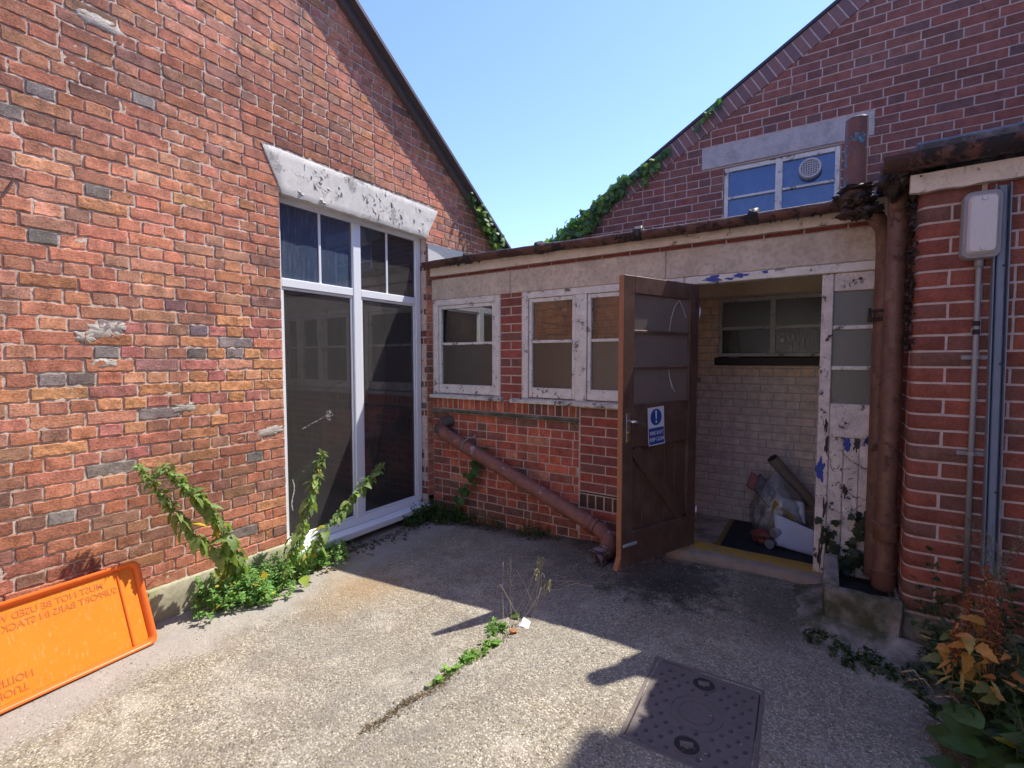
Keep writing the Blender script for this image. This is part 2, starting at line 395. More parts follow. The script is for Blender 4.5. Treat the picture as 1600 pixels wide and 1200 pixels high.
class Laying:
    """one wall's bricks: the largest in the photograph become objects, the rest one piece"""
    def __init__(s, T, rot, H, amp, edge, mat, mats, nparts, rnd=.004, tilt=.004, dj=.0015, seed=0):
        s.T, s.rot, s.H, s.mat, s.mats, s.np = T, rot, H, mat, mats, nparts
        s.tilt, s.dj = tilt, dj; s.items = []; s.polys = []; s.seed = seed
        s.tm = {}
        for n, L in CLS:
            nx = 5 if n == 'S' else 3 if n == 'H' else 2
            if amp > .002: nx = int(nx*1.8)
            s.tm[n] = [template(L, H, nx, 3 if amp > .002 else 2, amp, i + seed, rnd, 40, edge) for i in range(10 if amp > .001 else 3)]
            s.tm[n+'x'] = [template(L, H, nx * 2 + 2, 5, .0042, i + 50, .003, 55, .003) for i in range(3)]
    def brick(s, u0, u1, w0, w1, c, hp=None, spall=False, d=0.0):
        if hp:
            p = clip_poly([(u0, w0), (u1, w0), (u1, w1), (u0, w1)], hp)
            if len(p) < 3: return
            ar = abs(sum(p[i][0]*p[(i+1) % len(p)][1]-p[(i+1) % len(p)][0]*p[i][1] for i in range(len(p)))) / 2
            if ar < .0004: return
            if ar < (u1-u0)*(w1-w0)*.995: s.polys.append((p, c)); return
        s.items.append((u0, u1, w0, w1, c, spall, d))
    def build(s, parent, name='brick'):
        T = s.T
        def size(it):
            c = Vector(T((it[0]+it[1])/2, 0, (it[2]+it[3])/2)); v = c - CAM; d = v.length
            fx = cam_px(c)
            vis = 1 if (fx and -40 < fx[0] < 1640 and -40 < fx[1] < 1240) else .0001
            n = Vector(T(0, 1, 0)) - Vector(T(0, 0, 0)); cosv = abs(n.dot(v)) / d
            return (it[1]-it[0])*(it[3]-it[2])*cosv/d/d*vis
        order = sorted(s.items, key=size, reverse=True)
        cache = {}
        for k, it in enumerate(order[:s.np]):
            u0, u1, w0, w1, c, sp, d = it; L = u1-u0
            cl = min(CLS, key=lambda t: abs(math.log(t[1]/L)))
            tl = s.tm[cl[0] + ('x' if sp else '')]; vi = random.randrange(len(tl)); key = (cl[0], sp, vi)
            if key not in cache:
                V, F = tl[vi]; me = bpy.data.meshes.new('brick_face')
                me.from_pydata([(v[0], -v[1], v[2]) for v in V], [], F)
                me.polygons.foreach_set('use_smooth', [True]*len(F)); me.set_sharp_from_angle(angle=R(24)); me.materials.append(s.mat); me.update(); cache[key] = me
            o = bpy.data.objects.new(name, cache[key]); col.objects.link(o); o.parent = parent
            o.location = Vector(T((u0+u1)/2, d + random.uniform(-s.dj, s.dj), (w0+w1)/2)) - worldloc(parent)
            o.rotation_euler = (random.uniform(-1, 1)*s.tilt*1.5, random.uniform(-1, 1)*s.tilt, s.rot + random.uniform(-1, 1)*s.tilt)
            o.scale = (L/cl[1], 1, (w1-w0)/s.H); o.color = (*c, 1)
        VV = []; FF = []; CC = []; off = 0
        for it in order[s.np:]:
            u0, u1, w0, w1, c, sp, d = it; L = u1-u0
            cl = min(CLS, key=lambda t: abs(math.log(t[1]/L)))
            tl = s.tm[cl[0] + ('x' if sp else '')]; V, F = random.choice(tl)
            a = random.uniform(-1, 1)*s.tilt; sx, sz = L/cl[1], (w1-w0)/s.H
            x = V[:, 0]*sx; z = V[:, 2]*sz; dd = V[:, 1] + d + random.uniform(-s.dj, s.dj) + x*random.uniform(-1, 1)*s.tilt
            uu = (u0+u1)/2 + x - z*a; ww = (w0+w1)/2 + z + x*a
            VV.append(np.stack([uu, dd, ww], 1)); FF += [tuple(i+off for i in f) for f in F]; off += len(V)
            CC.append(np.tile(np.array([*c, 1.0]), (len(V), 1)))
        for p, c in s.polys:
            n = len(p); cx = sum(q[0] for q in p)/n; cz = sum(q[1] for q in p)/n
            inn = [(q[0]+(cx-q[0])*.04, 0.0, q[1]+(cz-q[1])*.08) for q in p]
            V = np.array(inn + [(q[0], -.003, q[1]) for q in p] + [(q[0], -.016, q[1]) for q in p])
            F = [tuple(range(n))] + [(n+i, n+(i+1) % n, (i+1) % n, i) for i in range(n)] + [(2*n+i, 2*n+(i+1) % n, n+(i+1) % n, n+i) for i in range(n)]
            VV.append(V); FF += [tuple(i+off for i in f) for f in F]; off += len(V); CC.append(np.tile(np.array([*c, 1.0]), (len(V), 1)))
        if VV:
            V = np.concatenate(VV); o0 = np.array(T(0, 0, 0)); B = [np.array(T(*a)) - o0 for a in ((1, 0, 0), (0, 1, 0), (0, 0, 1))]
            W = o0 + V[:, :1]*B[0] + V[:, 1:2]*B[1] + V[:, 2:3]*B[2]
            me = bpy.data.meshes.new('brick_rest'); me.from_pydata(W.tolist(), [], FF)
            at = me.color_attributes.new('col', 'FLOAT_COLOR', 'POINT'); at.data.foreach_set('color', np.concatenate(CC).astype(np.float32).ravel())
            me.polygons.foreach_set('use_smooth', [True]*len(FF)); me.set_sharp_from_angle(angle=R(24)); me.materials.append(s.mats); me.update()
            o = link(name, me, parent); o['kind'] = 'stuff'
_ci = cam.rotation_euler.to_matrix().transposed()
def cam_px(p):
    v = _ci @ (Vector(p) - CAM)
    if v.z > -.05: return None
    return (800 + 741*v.x/-v.z, 600 - 741*v.y/-v.z)
def inframe(u, w, T, m=60):
    q = cam_px(T(u, 0, w)); return q is not None and -m < q[0] < 1600+m and -m < q[1] < 1200+m

def wallgrid(T, us, ws, inside, zclamp=None, d0=-.004, amp=0.0, freq=12):
    """mortar sheet: cells kept where inside(u,w); vertices clamped under the gable line"""
    us = np.array(us); ws = np.array(ws); nu, nw = len(us), len(ws)
    V = []
    for w in ws:
        for u in us:
            ww = min(w, zclamp(u)) if zclamp else w
            d = d0
            if amp: d += amp*(noise.noise(Vector((u*freq*3, ww*freq*3, 1.7))) + .8*noise.noise(Vector((u*freq, ww*freq, 5.1))))
            V.append(T(u, d, ww))
    F = []
    for j in range(nw-1):
        for i in range(nu-1):
            uc, wc = (us[i]+us[i+1])/2, (ws[j]+ws[j+1])/2
            if zclamp and ws[j] >= zclamp(uc): continue
            if inside(uc, wc): F.append((j*nu+i, j*nu+i+1, (j+1)*nu+i+1, (j+1)*nu+i))
    mb = MB(); mb.v = V; mb.f = F; return mb
def rangef(a, b, st, extra=()):
    n = max(1, int(round((b-a)/st))); return sorted(set([round(a+(b-a)*i/n, 5) for i in range(n+1)] + list(extra)))
def vary(c, v=.12, h=.04):
    k = 1 + random.uniform(-v, v); return tuple(max(.004, x*k*(1+random.uniform(-h, h))) for x in c)
def pick(pal):
    t = random.random()*sum(p[0] for p in pal)
    for w, c in pal:
        t -= w
        if t <= 0: return c
    return pal[-1][1]

# ------------------------------------------------------------ ground
def ss(a, b, x):
    t = max(0.0, min(1.0, (x-a)/(b-a))); return t*t*(3-2*t)
def crack_x(y): return 1.90 + .05*math.sin(y*3.1) + .03*noise.noise(Vector((y*6, 0, 3)))
MH = (2.965, -1.61, R(2.6), .478, .586, .103)      # manhole: centre, turn, size, top height
def gz(x, y):
    if y > .14 or (x > 3.95 and y > -.35) or x < -.3 and y > -9: return -.16
    z = -.03 + .13*ss(.2, 2.8, x) + .03*ss(-.8, 0, y)*ss(1.8, 3.4, x)
    z += .008*noise.noise(Vector((x*1.1, y*1.1, 0))) + .0025*noise.noise(Vector((x*9, y*9, 4)))
    if y < -1.15 and y > -3.4:
        dx = x - crack_x(y); z += .012*ss(-.015, .02, dx)*ss(-1.15, -1.4, y)*ss(.9, .3, dx) - .014*math.exp(-(dx/.018)**2)
    dx, dy = x-MH[0], y-MH[1]
    r = max(abs(dx)-.26, abs(dy)-.32, 0)
    t = ss(.14, 0, r); z = z*(1-t) + (MH[5]+.001)*t
    if max(abs(dx)-.215, abs(dy)-.27) < 0: z -= .03
    return z
gx = sorted(set([-60, -25, -10, -4, -1.5, -.6] + rangef(-.3, 4.4, .0155) + [4.8, 6, 8, 12, 25, 60]))
gy = sorted(set([-60, -25, -12, -7, -5] + rangef(-4.2, .2, .0155) + [.5, 1, 3, 6, 12, 25, 60]))
gv = [(x, y, gz(x, y)) for y in gy for x in gx]; nx_ = len(gx)
gf = [(j*nx_+i, j*nx_+i+1, (j+1)*nx_+i+1, (j+1)*nx_+i) for j in range(len(gy)-1) for i in range(nx_-1)]
m, nt, out = newmat('exposed_aggregate_concrete'); k = N(nt); p = k.pos(); xyz = k.sep(p)
v1 = k.n('ShaderNodeTexVoronoi', feature='F1'); v1.inputs['Scale'].default_value = 105; k.l(p, v1.inputs['Vector'])
v2 = k.n('ShaderNodeTexVoronoi', feature='F1'); v2.inputs['Scale'].default_value = 58; k.l(k.mapv(p, (1, 1, 1), loc=(3, 1, 0)), v2.inputs['Vector'])
st1 = k.sep(v1.outputs['Color'])[0]; st2 = k.sep(v2.outputs['Color'])[1]
pal = [(0, (.07, .06, .042)), (.12, (.21, .165, .10)), (.36, (.38, .33, .215)), (.62, (.56, .50, .355)), (.85, (.70, .65, .52)), (1, (.30, .24, .19))]
ca = k.ramp(st1, pal); cb = k.ramp(st2, pal)
stone2 = k.ramp(v2.outputs['Distance'], [(.24, 1), (.36, 0)])
c = k.mix(stone2, ca, cb)
gaps = k.ramp(v1.outputs['Distance'], [(.38, 0), (.62, 1)])
matrix = k.mix(k.noise(p, 18, 6, .75), (.12, .10, .07), (.38, .335, .25))
c = k.mix(k.math('MULTIPLY', gaps, .9), c, matrix)
# how worn the surface is: stones show more on the right slab
wear = k.ramp(k.noise(p, 2.3, 5, .6), [(.36, .35), (.62, 1)])
c = k.mix(wear, k.mix(.6, c, matrix), c)
pit = k.ramp(k.noise(p, 75, 4, .7), [(.30, 1), (.40, 0)]); pit = k.math('MULTIPLY', pit, k.ramp(k.noise(p, 3.3, 4, .6), [(.40, .3), (.6, 1)])); c = k.mix(k.math('MULTIPLY', pit, .8), c, (.07, .055, .04))
soil = k.ramp(k.noise(p, 4.5, 7, .72), [(.48, 0), (.66, .75)]); c = k.mix(soil, c, (.20, .165, .125))
big = k.ramp(k.noise(k.mapv(p, loc=(2, 7, 0)), .9, 6, .6), [(.42, 0), (.66, .5)]); c = k.mix(big, c, k.mix(.5, c, (.22, .21, .19)))
light_ = k.ramp(k.noise(k.mapv(p, loc=(9, 4, 0)), 3.1, 7, .7), [(.52, 0), (.70, .45)]); c = k.mix(light_, c, (.64, .58, .47))
# smoother cement strip beside the old wall
wob = k.math('ADD', xyz[0], k.math('MULTIPLY', k.noise(p, 3.2, 5, .65), .55))
edge_s = k.math('SUBTRACT', wob, k.math('MULTIPLY', k.math('ADD', xyz[1], 3.2), -.06))
strip = k.ramp(edge_s, [(.78, 1), (.98, 0)])
cem = k.mix(k.noise(p, 11, 6, .7), (.29, .26, .22), (.42, .38, .33))
c = k.mix(k.math('MULTIPLY', strip, .85), c, cem)
# ochre stains
och = k.ramp(k.noise(k.mapv(p, (1, 1, 1), loc=(5.2, 2.2, 0)), 1.7, 5, .62), [(.52, 0), (.70, .6)])
c = k.mix(k.math('MULTIPLY', och, k.ramp(xyz[0], [(.05, 1), (1.0, 0)])) , c, (.34, .20, .085))
def blob(cx, cy, r0, r1, sc=7, amp=.35):
    q = k.n('ShaderNodeVectorMath', operation='DISTANCE'); cc = k.n('ShaderNodeCombineXYZ'); k.l(xyz[0], cc.inputs[0]); k.l(xyz[1], cc.inputs[1])
    k.l(cc.outputs[0], q.inputs[0]); q.inputs[1].default_value = (cx, cy, 0)
    d = k.math('ADD', q.outputs['Value'], k.math('MULTIPLY', k.math('SUBTRACT', k.noise(p, sc, 7, .75), .5), amp*2))
    return k.ramp(d, [(r0, 1), (r1, 0)])
och2 = blob(.75, -1.55, .05, .45, 5, .3); c = k.mix(k.math('MULTIPLY', och2, .45), c, (.38, .22, .08))
# black dirt and moss: by the pipe mouth and door, along the walls
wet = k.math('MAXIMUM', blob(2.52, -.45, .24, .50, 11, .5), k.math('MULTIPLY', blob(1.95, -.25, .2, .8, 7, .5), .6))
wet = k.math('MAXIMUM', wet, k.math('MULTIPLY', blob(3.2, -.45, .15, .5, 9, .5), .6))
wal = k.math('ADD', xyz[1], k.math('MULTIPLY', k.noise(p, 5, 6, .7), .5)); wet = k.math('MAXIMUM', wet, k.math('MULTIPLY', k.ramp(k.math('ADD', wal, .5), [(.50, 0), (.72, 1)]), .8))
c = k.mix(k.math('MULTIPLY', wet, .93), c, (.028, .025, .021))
rd = k.ramp(k.math('ADD', xyz[0], k.math('MULTIPLY', k.math('SUBTRACT', k.noise(p, 2.4, 6, .65), .5), 1.6)), [(2.3, 0), (3.2, .6)]) if False else k.math('MULTIPLY', k.math('MULTIPLY', k.math('SUBTRACT', k.math('ADD', xyz[0], k.math('MULTIPLY', k.math('SUBTRACT', k.noise(p, 2.4, 6, .65), .5), 1.6)), 2.3), 1.1, True), .08)
c = k.mix(rd, c, k.mix(.35, (.085, .080, .078), c))  # right side darkened: its shade and dirt put into the colour
spots = k.ramp(k.noise(p, 16, 5, .7), [(.66, 0), (.70, 1)]); c = k.mix(k.math('MULTIPLY', spots, .7), c, (.06, .05, .045))
greyz = k.ramp(k.noise(p, 1.2, 4, .6), [(.4, 0), (.65, .5)]); c = k.mix(greyz, c, k.mix(.5, c, (.24, .24, .235)))
h = k.math('ADD', k.math('MULTIPLY', k.math('SUBTRACT', 1.0, v1.outputs['Distance']), .8), k.math('MULTIPLY', stone2, .5))
h = k.math('MULTIPLY', h, k.math('SUBTRACT', 1.0, k.math('MULTIPLY', strip, .8)))
h = k.math('ADD', h, k.math('MULTIPLY', k.noise(p, 160, 4, .7), .5)); h = k.math('ADD', h, k.math('MULTIPLY', k.noise(p, 9, 6, .75), 2.2))
h = k.math('SUBTRACT', h, k.math('MULTIPLY', pit, 1.2)); k.bsdf(out, c, .88, k.bump(h, 1.0, .0045), spec=.2)
me = bpy.data.meshes.new('ground'); me.from_pydata(gv, [], gf); me.polygons.foreach_set('use_smooth', [True]*len(gf)); me.materials.append(m); me.update()
g = link('ground', me); g['kind'] = 'structure'; g['label'] = 'rough pale aggregate concrete yard'

# ------------------------------------------------------------ left building: old brick gable
LB = thing('brick_building', 'weathered old red brick gable wall with tall white window and flaking white lintel', 'building', (-.1, -3, 0))
T0 = TL(0.0); rakeL = lambda y: min(3.765 - .689*y + .03, 12.2 + .689*y)
HZ = .0735
WIN = (-1.612, -.078, .0, 2.79)
LINT = [(-1.586, 2.79), (-.077, 2.79), (.093, 3.09), (-1.736, 3.105)]
def inL(u, w):
    if WIN[0] < u < WIN[1] and w < WIN[3]: return False
    return True
us = sorted(set([-9.5, -8, -6.5] + rangef(-5.6, 1.45, .022, (WIN[0], WIN[1], -1.586))))
ws = sorted(set(rangef(.17, 7.3, .022, (WIN[3],))))
lwall = put('wall', wallgrid(T0, us, ws, inL, rakeL, -.0052, .0040, 18), M['mortar_old'], LB, True)
pw = MB()                                         # thickness, reveals and the shell behind
put('reveal', MB().box(-.11, -.012, WIN[0]-.02, WIN[0]-.0015, .0, WIN[3]), M['mortar_ext'], LB); put('reveal', MB().box(-.11, -.012, WIN[1]+.002, WIN[1]+.02, .0, WIN[3]), M['mortar_ext'], LB)
PALO = [(38, (0.564, 0.223, 0.132)), (26, (0.519, 0.213, 0.132)), (14, (0.588, 0.274, 0.163)), (9, (0.452, 0.217, 0.148)), (2, (0.554, 0.247, 0.123)), (3, (0.328, 0.167, 0.123)), (6, (0.452, 0.223, 0.142))]
PALM = [(26, (0.533, 0.199, 0.152)), (20, (0.576, 0.243, 0.164)), (10, (0.363, 0.178, 0.164)), (7, (0.320, 0.239, 0.245)), (13, (0.662, 0.317, 0.176)), (16, (0.469, 0.178, 0.140)), (6, (0.469, 0.258, 0.211))]
SPALL = [(-2.63,2.43),(-2.85,1.4),(-2.04,1.83),(-2.62,1.33),(-2.52,1.32),(-2.1,1.28),(-2.23,1.39),(-2.35,1.38),(-1.81,1.58),(-1.75,1.43),(-1.68,1.3),(-2.81,1.13),(-2.39,.98),(-2.27,.91),(-1.84,.5),(-2.23,2.54),(-1.68,1.53),(-1.7,1.47)]
GREY = [(-2.62,1.61),(-2.86,1.48),(-2.74,1.46),(-2.16,1.61),(-1.92,1.61),(-1.79,1.62),(-2.32,1.24),(-1.83,.89),(-1.98,.34),(-2.87,.74),(-2.75,.96),(-2.87,2.97),(-2.95,2.78),(-2.41,3.1),(-2.88,2.17),(-2.64,2.5),(-2.05,1.66),(-1.95,1.35)]
PATCH = [(-2.66,1.73,.085,.05),(-2.74,1.69,.05,.035),(-2.60,1.76,.05,.03),(-2.27,1.27,.075,.035),(-1.72,1.05,.11,.036),(-2.66,1.55,.075,.03),(-2.62,3.42,.11,.04)]
LL = Laying(T0, R(90), .063, .0034, .0042, M['brick_old'], M['brick_old_s'], 298, .0024, .006, .0022, 11)
def colL(u, w):
    zt = 1+.55*noise.noise(Vector((u*1.1, w*1.1, 7)))+.3*noise.noise(Vector((u*3.3, w*2.2, 9)))
    cc = colL0(u, w); return tuple(x*zt for x in cc)
def colL0(u, w):
    z = math.exp(-((u+2.05)/.62)**2 - ((w-1.5)/.33)**2)
    return vary(pick(PALM if random.random() < z*1.15 else PALO), .13, .06)
def near(L, u0, u1, w0, w1): return any(u0-.004 <= a <= u1+.004 and w0-.004 <= b <= w1+.004 for a, b in L)
def layL(u0, u1, w0, w1):
    if u1-u0 < .03: return
    dz_ = .007*noise.noise(Vector((u0*.7, w0*.25, 3)))+.0025*noise.noise(Vector((u0*4, w0*2, 5))); w0 += dz_; w1 += dz_
    hp = []
    if w1 > LINT[0][1]-.002 and w0 < LINT[2][1]:
        cu = (u0+u1)/2
        sl = (LINT[3][0]-LINT[0][0])/(LINT[3][1]-LINT[0][1]); sr = (LINT[2][0]-LINT[1][0])/(LINT[2][1]-LINT[1][1]); wm = (w0+w1)/2
        xl = LINT[0][0]+sl*(wm-LINT[0][1]); xr = LINT[1][0]+sr*(wm-LINT[1][1])
        if w1 <= LINT[2][1]+.005:
            if cu < (xl+xr)/2: hp.append((1, -sl, LINT[0][0]-sl*LINT[0][1]-.006))
            else: hp.append((-1, sr, -(LINT[1][0]-sr*LINT[1][1])-.006))
        elif xl < cu < xr: w0 = max(w0, LINT[3][1]+.008)
        if w1-w0 < .02: return
    if w1 > rakeL(u1): hp.append((.689, 1, 3.765+.02))
    sp = near(SPALL, u0, u1, w0, w1); gr = near(GREY, u0, u1, w0, w1)
    c = vary((.66, .31, .15), .10) if sp else vary((.27, .225, .20), .2) if gr else colL(u0, w0)
    if not sp and random.random() < .012: sp = True; c = vary((.50, .22, .11), .15)
    if math.exp(-((u0+1.95)/.5)**2 - ((w0-1.45)/.3)**2) > .12+random.random()*1.5:
        sp = True
        if random.random() < .45: c = vary((.62, .28, .13), .15)
    LL.brick(u0, u1, w0, w1, c, hp or None, sp, .0005 if sp else 0)
def run(lay, u0, u1, w0, w1, unit, j, start=0.0, jit=.004):
    """fill from u0 to u1 with bricks of one kind, cutting the ends"""
    x = u0 - start
    while x < u1 - .02:
        L = unit + random.uniform(-jit, jit); a, b = max(x, u0), min(x+L, u1)
        if b-a > .025: lay(a, b, w0+random.uniform(-.001, .001), w1+random.uniform(-.0015, .0015))
        x += L + j
row = 0; w = .185
while w < 7.2:
    w1 = w + .063; hd = row % 2 == 1
    segs = []
    ymax = min(1.45, (3.79-w)/.689); ymin = -5.5
    if ymax > ymin:
        if w < WIN[3]-.03:
            # left of the window, laid from the jamb outwards: closer then headers, or stretchers
            x = WIN[0]-.002
            if hd:
                layL(x-.103, x, w, w1); x -= .112; layL(x-.05, x, w, w1); x -= .059
            while x > ymin:
                L = (.105 if hd else .218)+random.uniform(-.005, .005)
                if random.random() < .03 and not hd: L = .105
                layL(x-L, x, w+random.uniform(-.0012, .0012), w1+random.uniform(-.0015, .0015)); x -= L+random.uniform(.008, .013)
            if w < 2.45: layL(WIN[1]+.002, .012, w, w1)
            else: run(layL, WIN[1]+.002, ymax, w, w1, .105 if hd else .218, .010)
        else:
            run(layL, ymin, ymax, w, w1, .105 if hd else .218, .010, .06 if hd else 0)
    w += HZ; row += 1
LL.build(lwall)
# jamb returns: the far reveal's bricks face the camera
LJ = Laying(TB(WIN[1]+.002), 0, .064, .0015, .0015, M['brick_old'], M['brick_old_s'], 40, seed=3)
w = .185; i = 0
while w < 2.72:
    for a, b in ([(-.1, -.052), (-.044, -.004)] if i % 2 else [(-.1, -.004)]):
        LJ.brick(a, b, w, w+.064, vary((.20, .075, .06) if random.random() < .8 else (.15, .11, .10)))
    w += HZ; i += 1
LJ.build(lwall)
for (a, b, ra, rb) in PATCH:                      # cement repairs smeared over the bricks
    mb = MB(); n = 34; ctr = [(a, .0018, b)]; r1 = []; r2 = []
    for i in range(n):
        t = 2*math.pi*i/n; q = 1 + .38*noise.noise(Vector((math.cos(t)*1.6+a*9, math.sin(t)*1.6, b*7)))+.30*noise.noise(Vector((math.cos(t)*5+a*9, math.sin(t)*5, b*7)))
        # squarish blotch
        cu, cv = math.cos(t), math.sin(t); f = 1/max(abs(cu), abs(cv))**.55
        r1.append((a+cu*ra*q*f*.75, .0015+.0006*math.sin(i*5), b+cv*rb*q*f*.75)); r2.append((a+cu*ra*q*f*.98, -.006, b+cv*rb*q*f*.98))
    V = [T0(*x) for x in ctr+r1+r2]
    mb.add(V, [(0, 1+i, 1+(i+1) % n) for i in range(n)] + [(1+i, 1+n+i, 1+n+(i+1) % n, 1+(i+1) % n) for i in range(n)])
    put('cement_patch', mb, M['patch'], LB, True)
mb = MB()                                         # lintel
def wav(u, w): return T0(u, 0, w)
NU = 60
V = []; 
for j in range(13):
    for i in range(NU+1):
        t, s_ = i/NU, j/12
        u = (LINT[0][0]*(1-t)+LINT[1][0]*t)*(1-s_)+(LINT[3][0]*(1-t)+LINT[2][0]*t)*s_
        w = (LINT[0][1]*(1-t)+LINT[1][1]*t)*(1-s_)+(LINT[3][1]*(1-t)+LINT[2][1]*t)*s_
        e = -.006 if (j in (0, 12) or i in (0, NU)) else 0
        V.append(T0(u, .012+e+.0022*noise.noise(Vector((u*9, w*9, 2)))+.0012*noise.noise(Vector((u*40, w*40, 2))), w+(.006*noise.noise(Vector((u*14, 0, 8))) if j == 0 else 0)))
F = [(j*(NU+1)+i, j*(NU+1)+i+1, (j+1)*(NU+1)+i+1, (j+1)*(NU+1)+i) for j in range(12) for i in range(NU)]
mb.add(V, F); b0 = len(mb.v)
mb.v += [T0(V_[1], -.14, V_[2]) for V_ in V[:NU+1]]
mb.f += [(i, b0+i, b0+i+1, i+1) for i in range(NU)]
for jj in (0, NU):
    for j in range(12):
        a_, b_ = j*(NU+1)+jj, (j+1)*(NU+1)+jj; n = len(mb.v); mb.v += [T0(V[a_][1], -.02, V[a_][2]), T0(V[b_][1], -.02, V[b_][2])]; mb.f.append((a_, b_, n+1, n))
put('lintel', mb, M['lintel_paint'], LB, 40, fix=True)
fl = MB()                                         # curled paint flakes standing off the lintel
for i in range(60):
    cu = random.choice([-1.33, -1.15, -.75, -.52, -.3, -.1])+random.gauss(0, .09); cw = 2.80+random.random()*.25
    if cu < -1.55 or cu > -.08: continue
    an = random.gauss(1.9, .55); L = random.uniform(.015, .06); wd = random.uniform(.004, .010); P = []; x_, z_ = cu, cw
    for q in range(5):
        an += random.gauss(0, .5); lift = .0125+.009*math.sin(math.pi*q/4)*random.random(); px_, pz_ = -math.sin(an)*wd, math.cos(an)*wd
        P += [T0(x_, .0125, min(z_, 3.07)), T0(x_+px_, lift+.002, min(z_+pz_, 3.08))]; x_ += math.cos(an)*L/4; z_ += math.sin(an)*L/4
    fl.add(P, [(2*q, 2*q+2, 2*q+3, 2*q+1) for q in range(4)])
put('paint_flakes', fl, plain('loose_paint', (.70, .66, .58), .6), LB, kind='stuff')
pl = MB()                                         # rendered plinth
uu = rangef(-6, WIN[0]+.03, .05); n = len(uu)
prof = [(.02, -.12), (.024, -.02), (.020, .08), (.018, .168), (.012, .178), (-.01, .182)]
V = [T0(u, d+.003*noise.noise(Vector((u*5, w*9, 1))), w+.006*noise.noise(Vector((u*3, 0, w)))*(w > .1)) for d, w in prof for u in uu]
pl.add(V, [(j*n+i, j*n+i+1, (j+1)*n+i+1, (j+1)*n+i) for j in range(len(prof)-1) for i in range(n-1)])
pl.box(-.1, .021, WIN[0]+.028, WIN[0]+.031, -.1, .17)
put('plinth', pl, M['render_strip'], LB, 50)
# verge, roof and body
rf = MB(); S = .689; n_ = math.hypot(1, S)
def roofslab(y0, y1, z0, z1, x0, x1, th):
    return rf.add([(x0, y0, z0), (x1, y0, z0), (x1, y1, z1), (x0, y1, z1), (x0, y0, z0+th), (x1, y0, z0+th), (x1, y1, z1+th), (x0, y1, z1+th)],
                  [(0, 1, 2, 3), (7, 6, 5, 4), (0, 4, 5, 1), (1, 5, 6, 2), (2, 6, 7, 3), (3, 7, 4, 0)])
zz = lambda y: 3.765 - S*y + .012
roofslab(1.62, -6.13, zz(1.62), zz(-6.13), -9, .125, .035); roofslab(-6.13, -13.5, zz(-6.13), zz(1.24), -9, .125, .035)
put('roof', rf, plain('dark_roof_tile', (.075, .06, .065), .7, var=.3), LB, fix=True)
vb = MB()
vb.add([(.002, 1.6, zz(1.6)-.075), (.055, 1.6, zz(1.6)-.075), (.055, -6.13, zz(-6.13)-.075), (.002, -6.13, zz(-6.13)-.075),
        (.002, 1.6, zz(1.6)-.002), (.055, 1.6, zz(1.6)-.002), (.055, -6.13, zz(-6.13)-.002), (.002, -6.13, zz(-6.13)-.002)],
       [(0, 1, 2, 3), (7, 6, 5, 4), (0, 4, 5, 1), (1, 5, 6, 2), (2, 6, 7, 3), (3, 7, 4, 0)])
put('verge_board', vb, plain('dark_verge_board', (.10, .085, .085), .6), LB, fix=True)
body = MB()
body.box(-9, -8.8, -13, 1.45, -.1, 3.1); body.box(-8.8, -.05, 1.3, 1.45, -.1, 2.78); body.box(-8.8, -.02, -13, -12.8, -.1, 3.3)
body.box(-.25, -.02, -12.8, -5.7, -.1, 3.3)
put('back_wall', body, M['mortar_old'], LB)
rm = MB()                                          # the room behind the window: floor, ceiling, walls
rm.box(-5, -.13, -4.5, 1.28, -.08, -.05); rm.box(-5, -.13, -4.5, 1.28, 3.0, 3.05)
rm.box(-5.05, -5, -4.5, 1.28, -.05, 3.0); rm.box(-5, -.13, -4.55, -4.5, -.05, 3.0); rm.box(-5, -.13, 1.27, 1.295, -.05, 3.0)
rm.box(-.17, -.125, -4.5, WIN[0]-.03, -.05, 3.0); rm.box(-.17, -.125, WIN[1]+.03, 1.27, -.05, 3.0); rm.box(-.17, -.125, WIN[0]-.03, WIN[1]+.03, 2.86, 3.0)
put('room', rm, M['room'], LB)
# the tall white window
W1 = put('window', MB().box(-.13, -.125, WIN[0]-.02, WIN[0]-.018, .0, .01), M['upvc'], LB)
def wbar(name, u0, u1, w0, w1, d0=-.125, d1=-.078, c=.004, mat=None, p=W1):
    mb = MB().box(u0, u1, d0, d1, w0, w1, c, T=T0); return put(name, mb, mat or M['upvc'], p, fix=True)
wbar('frame', WIN[0]-.01, WIN[1]+.002-.008, 2.755, 2.82); wbar('frame', -.150, WIN[1]-.006, .16, 2.755)
wbar('frame', WIN[0]-.012, -1.56, .16, 2.755); wbar('frame', WIN[0]-.012, -.092, .095, .16)
wbar('transom', -1.56, -.908, 2.125, 2.19); wbar('transom', -.822, -.152, 2.125, 2.19)
wbar('mullion', -.906, -.824, .161, 2.754, d1=-.074)
wbar('glazing_bar', -1.228, -1.208, 2.192, 2.753, -.11, -.092, .002); wbar('glazing_bar', -.52, -.50, 2.192, 2.753, -.11, -.092, .002)
for a, b in ((-1.558, -.91), (-.82, -.154)):       # inner beads round the big panes
    for q in ((a, b, .162, .18), (a, b, 2.105, 2.123), (a, a+.018, .181, 2.104), (b-.018, b, .181, 2.104)):
        wbar('bead', *q, d0=-.112, d1=-.088, c=.003, mat=M['upvc'])
mb = MB().box(WIN[0]-.01, WIN[1]-.002, -.12, .035, .035, .092, .006, T=T0); put('sill', mb, M['upvc'], W1, fix=True)
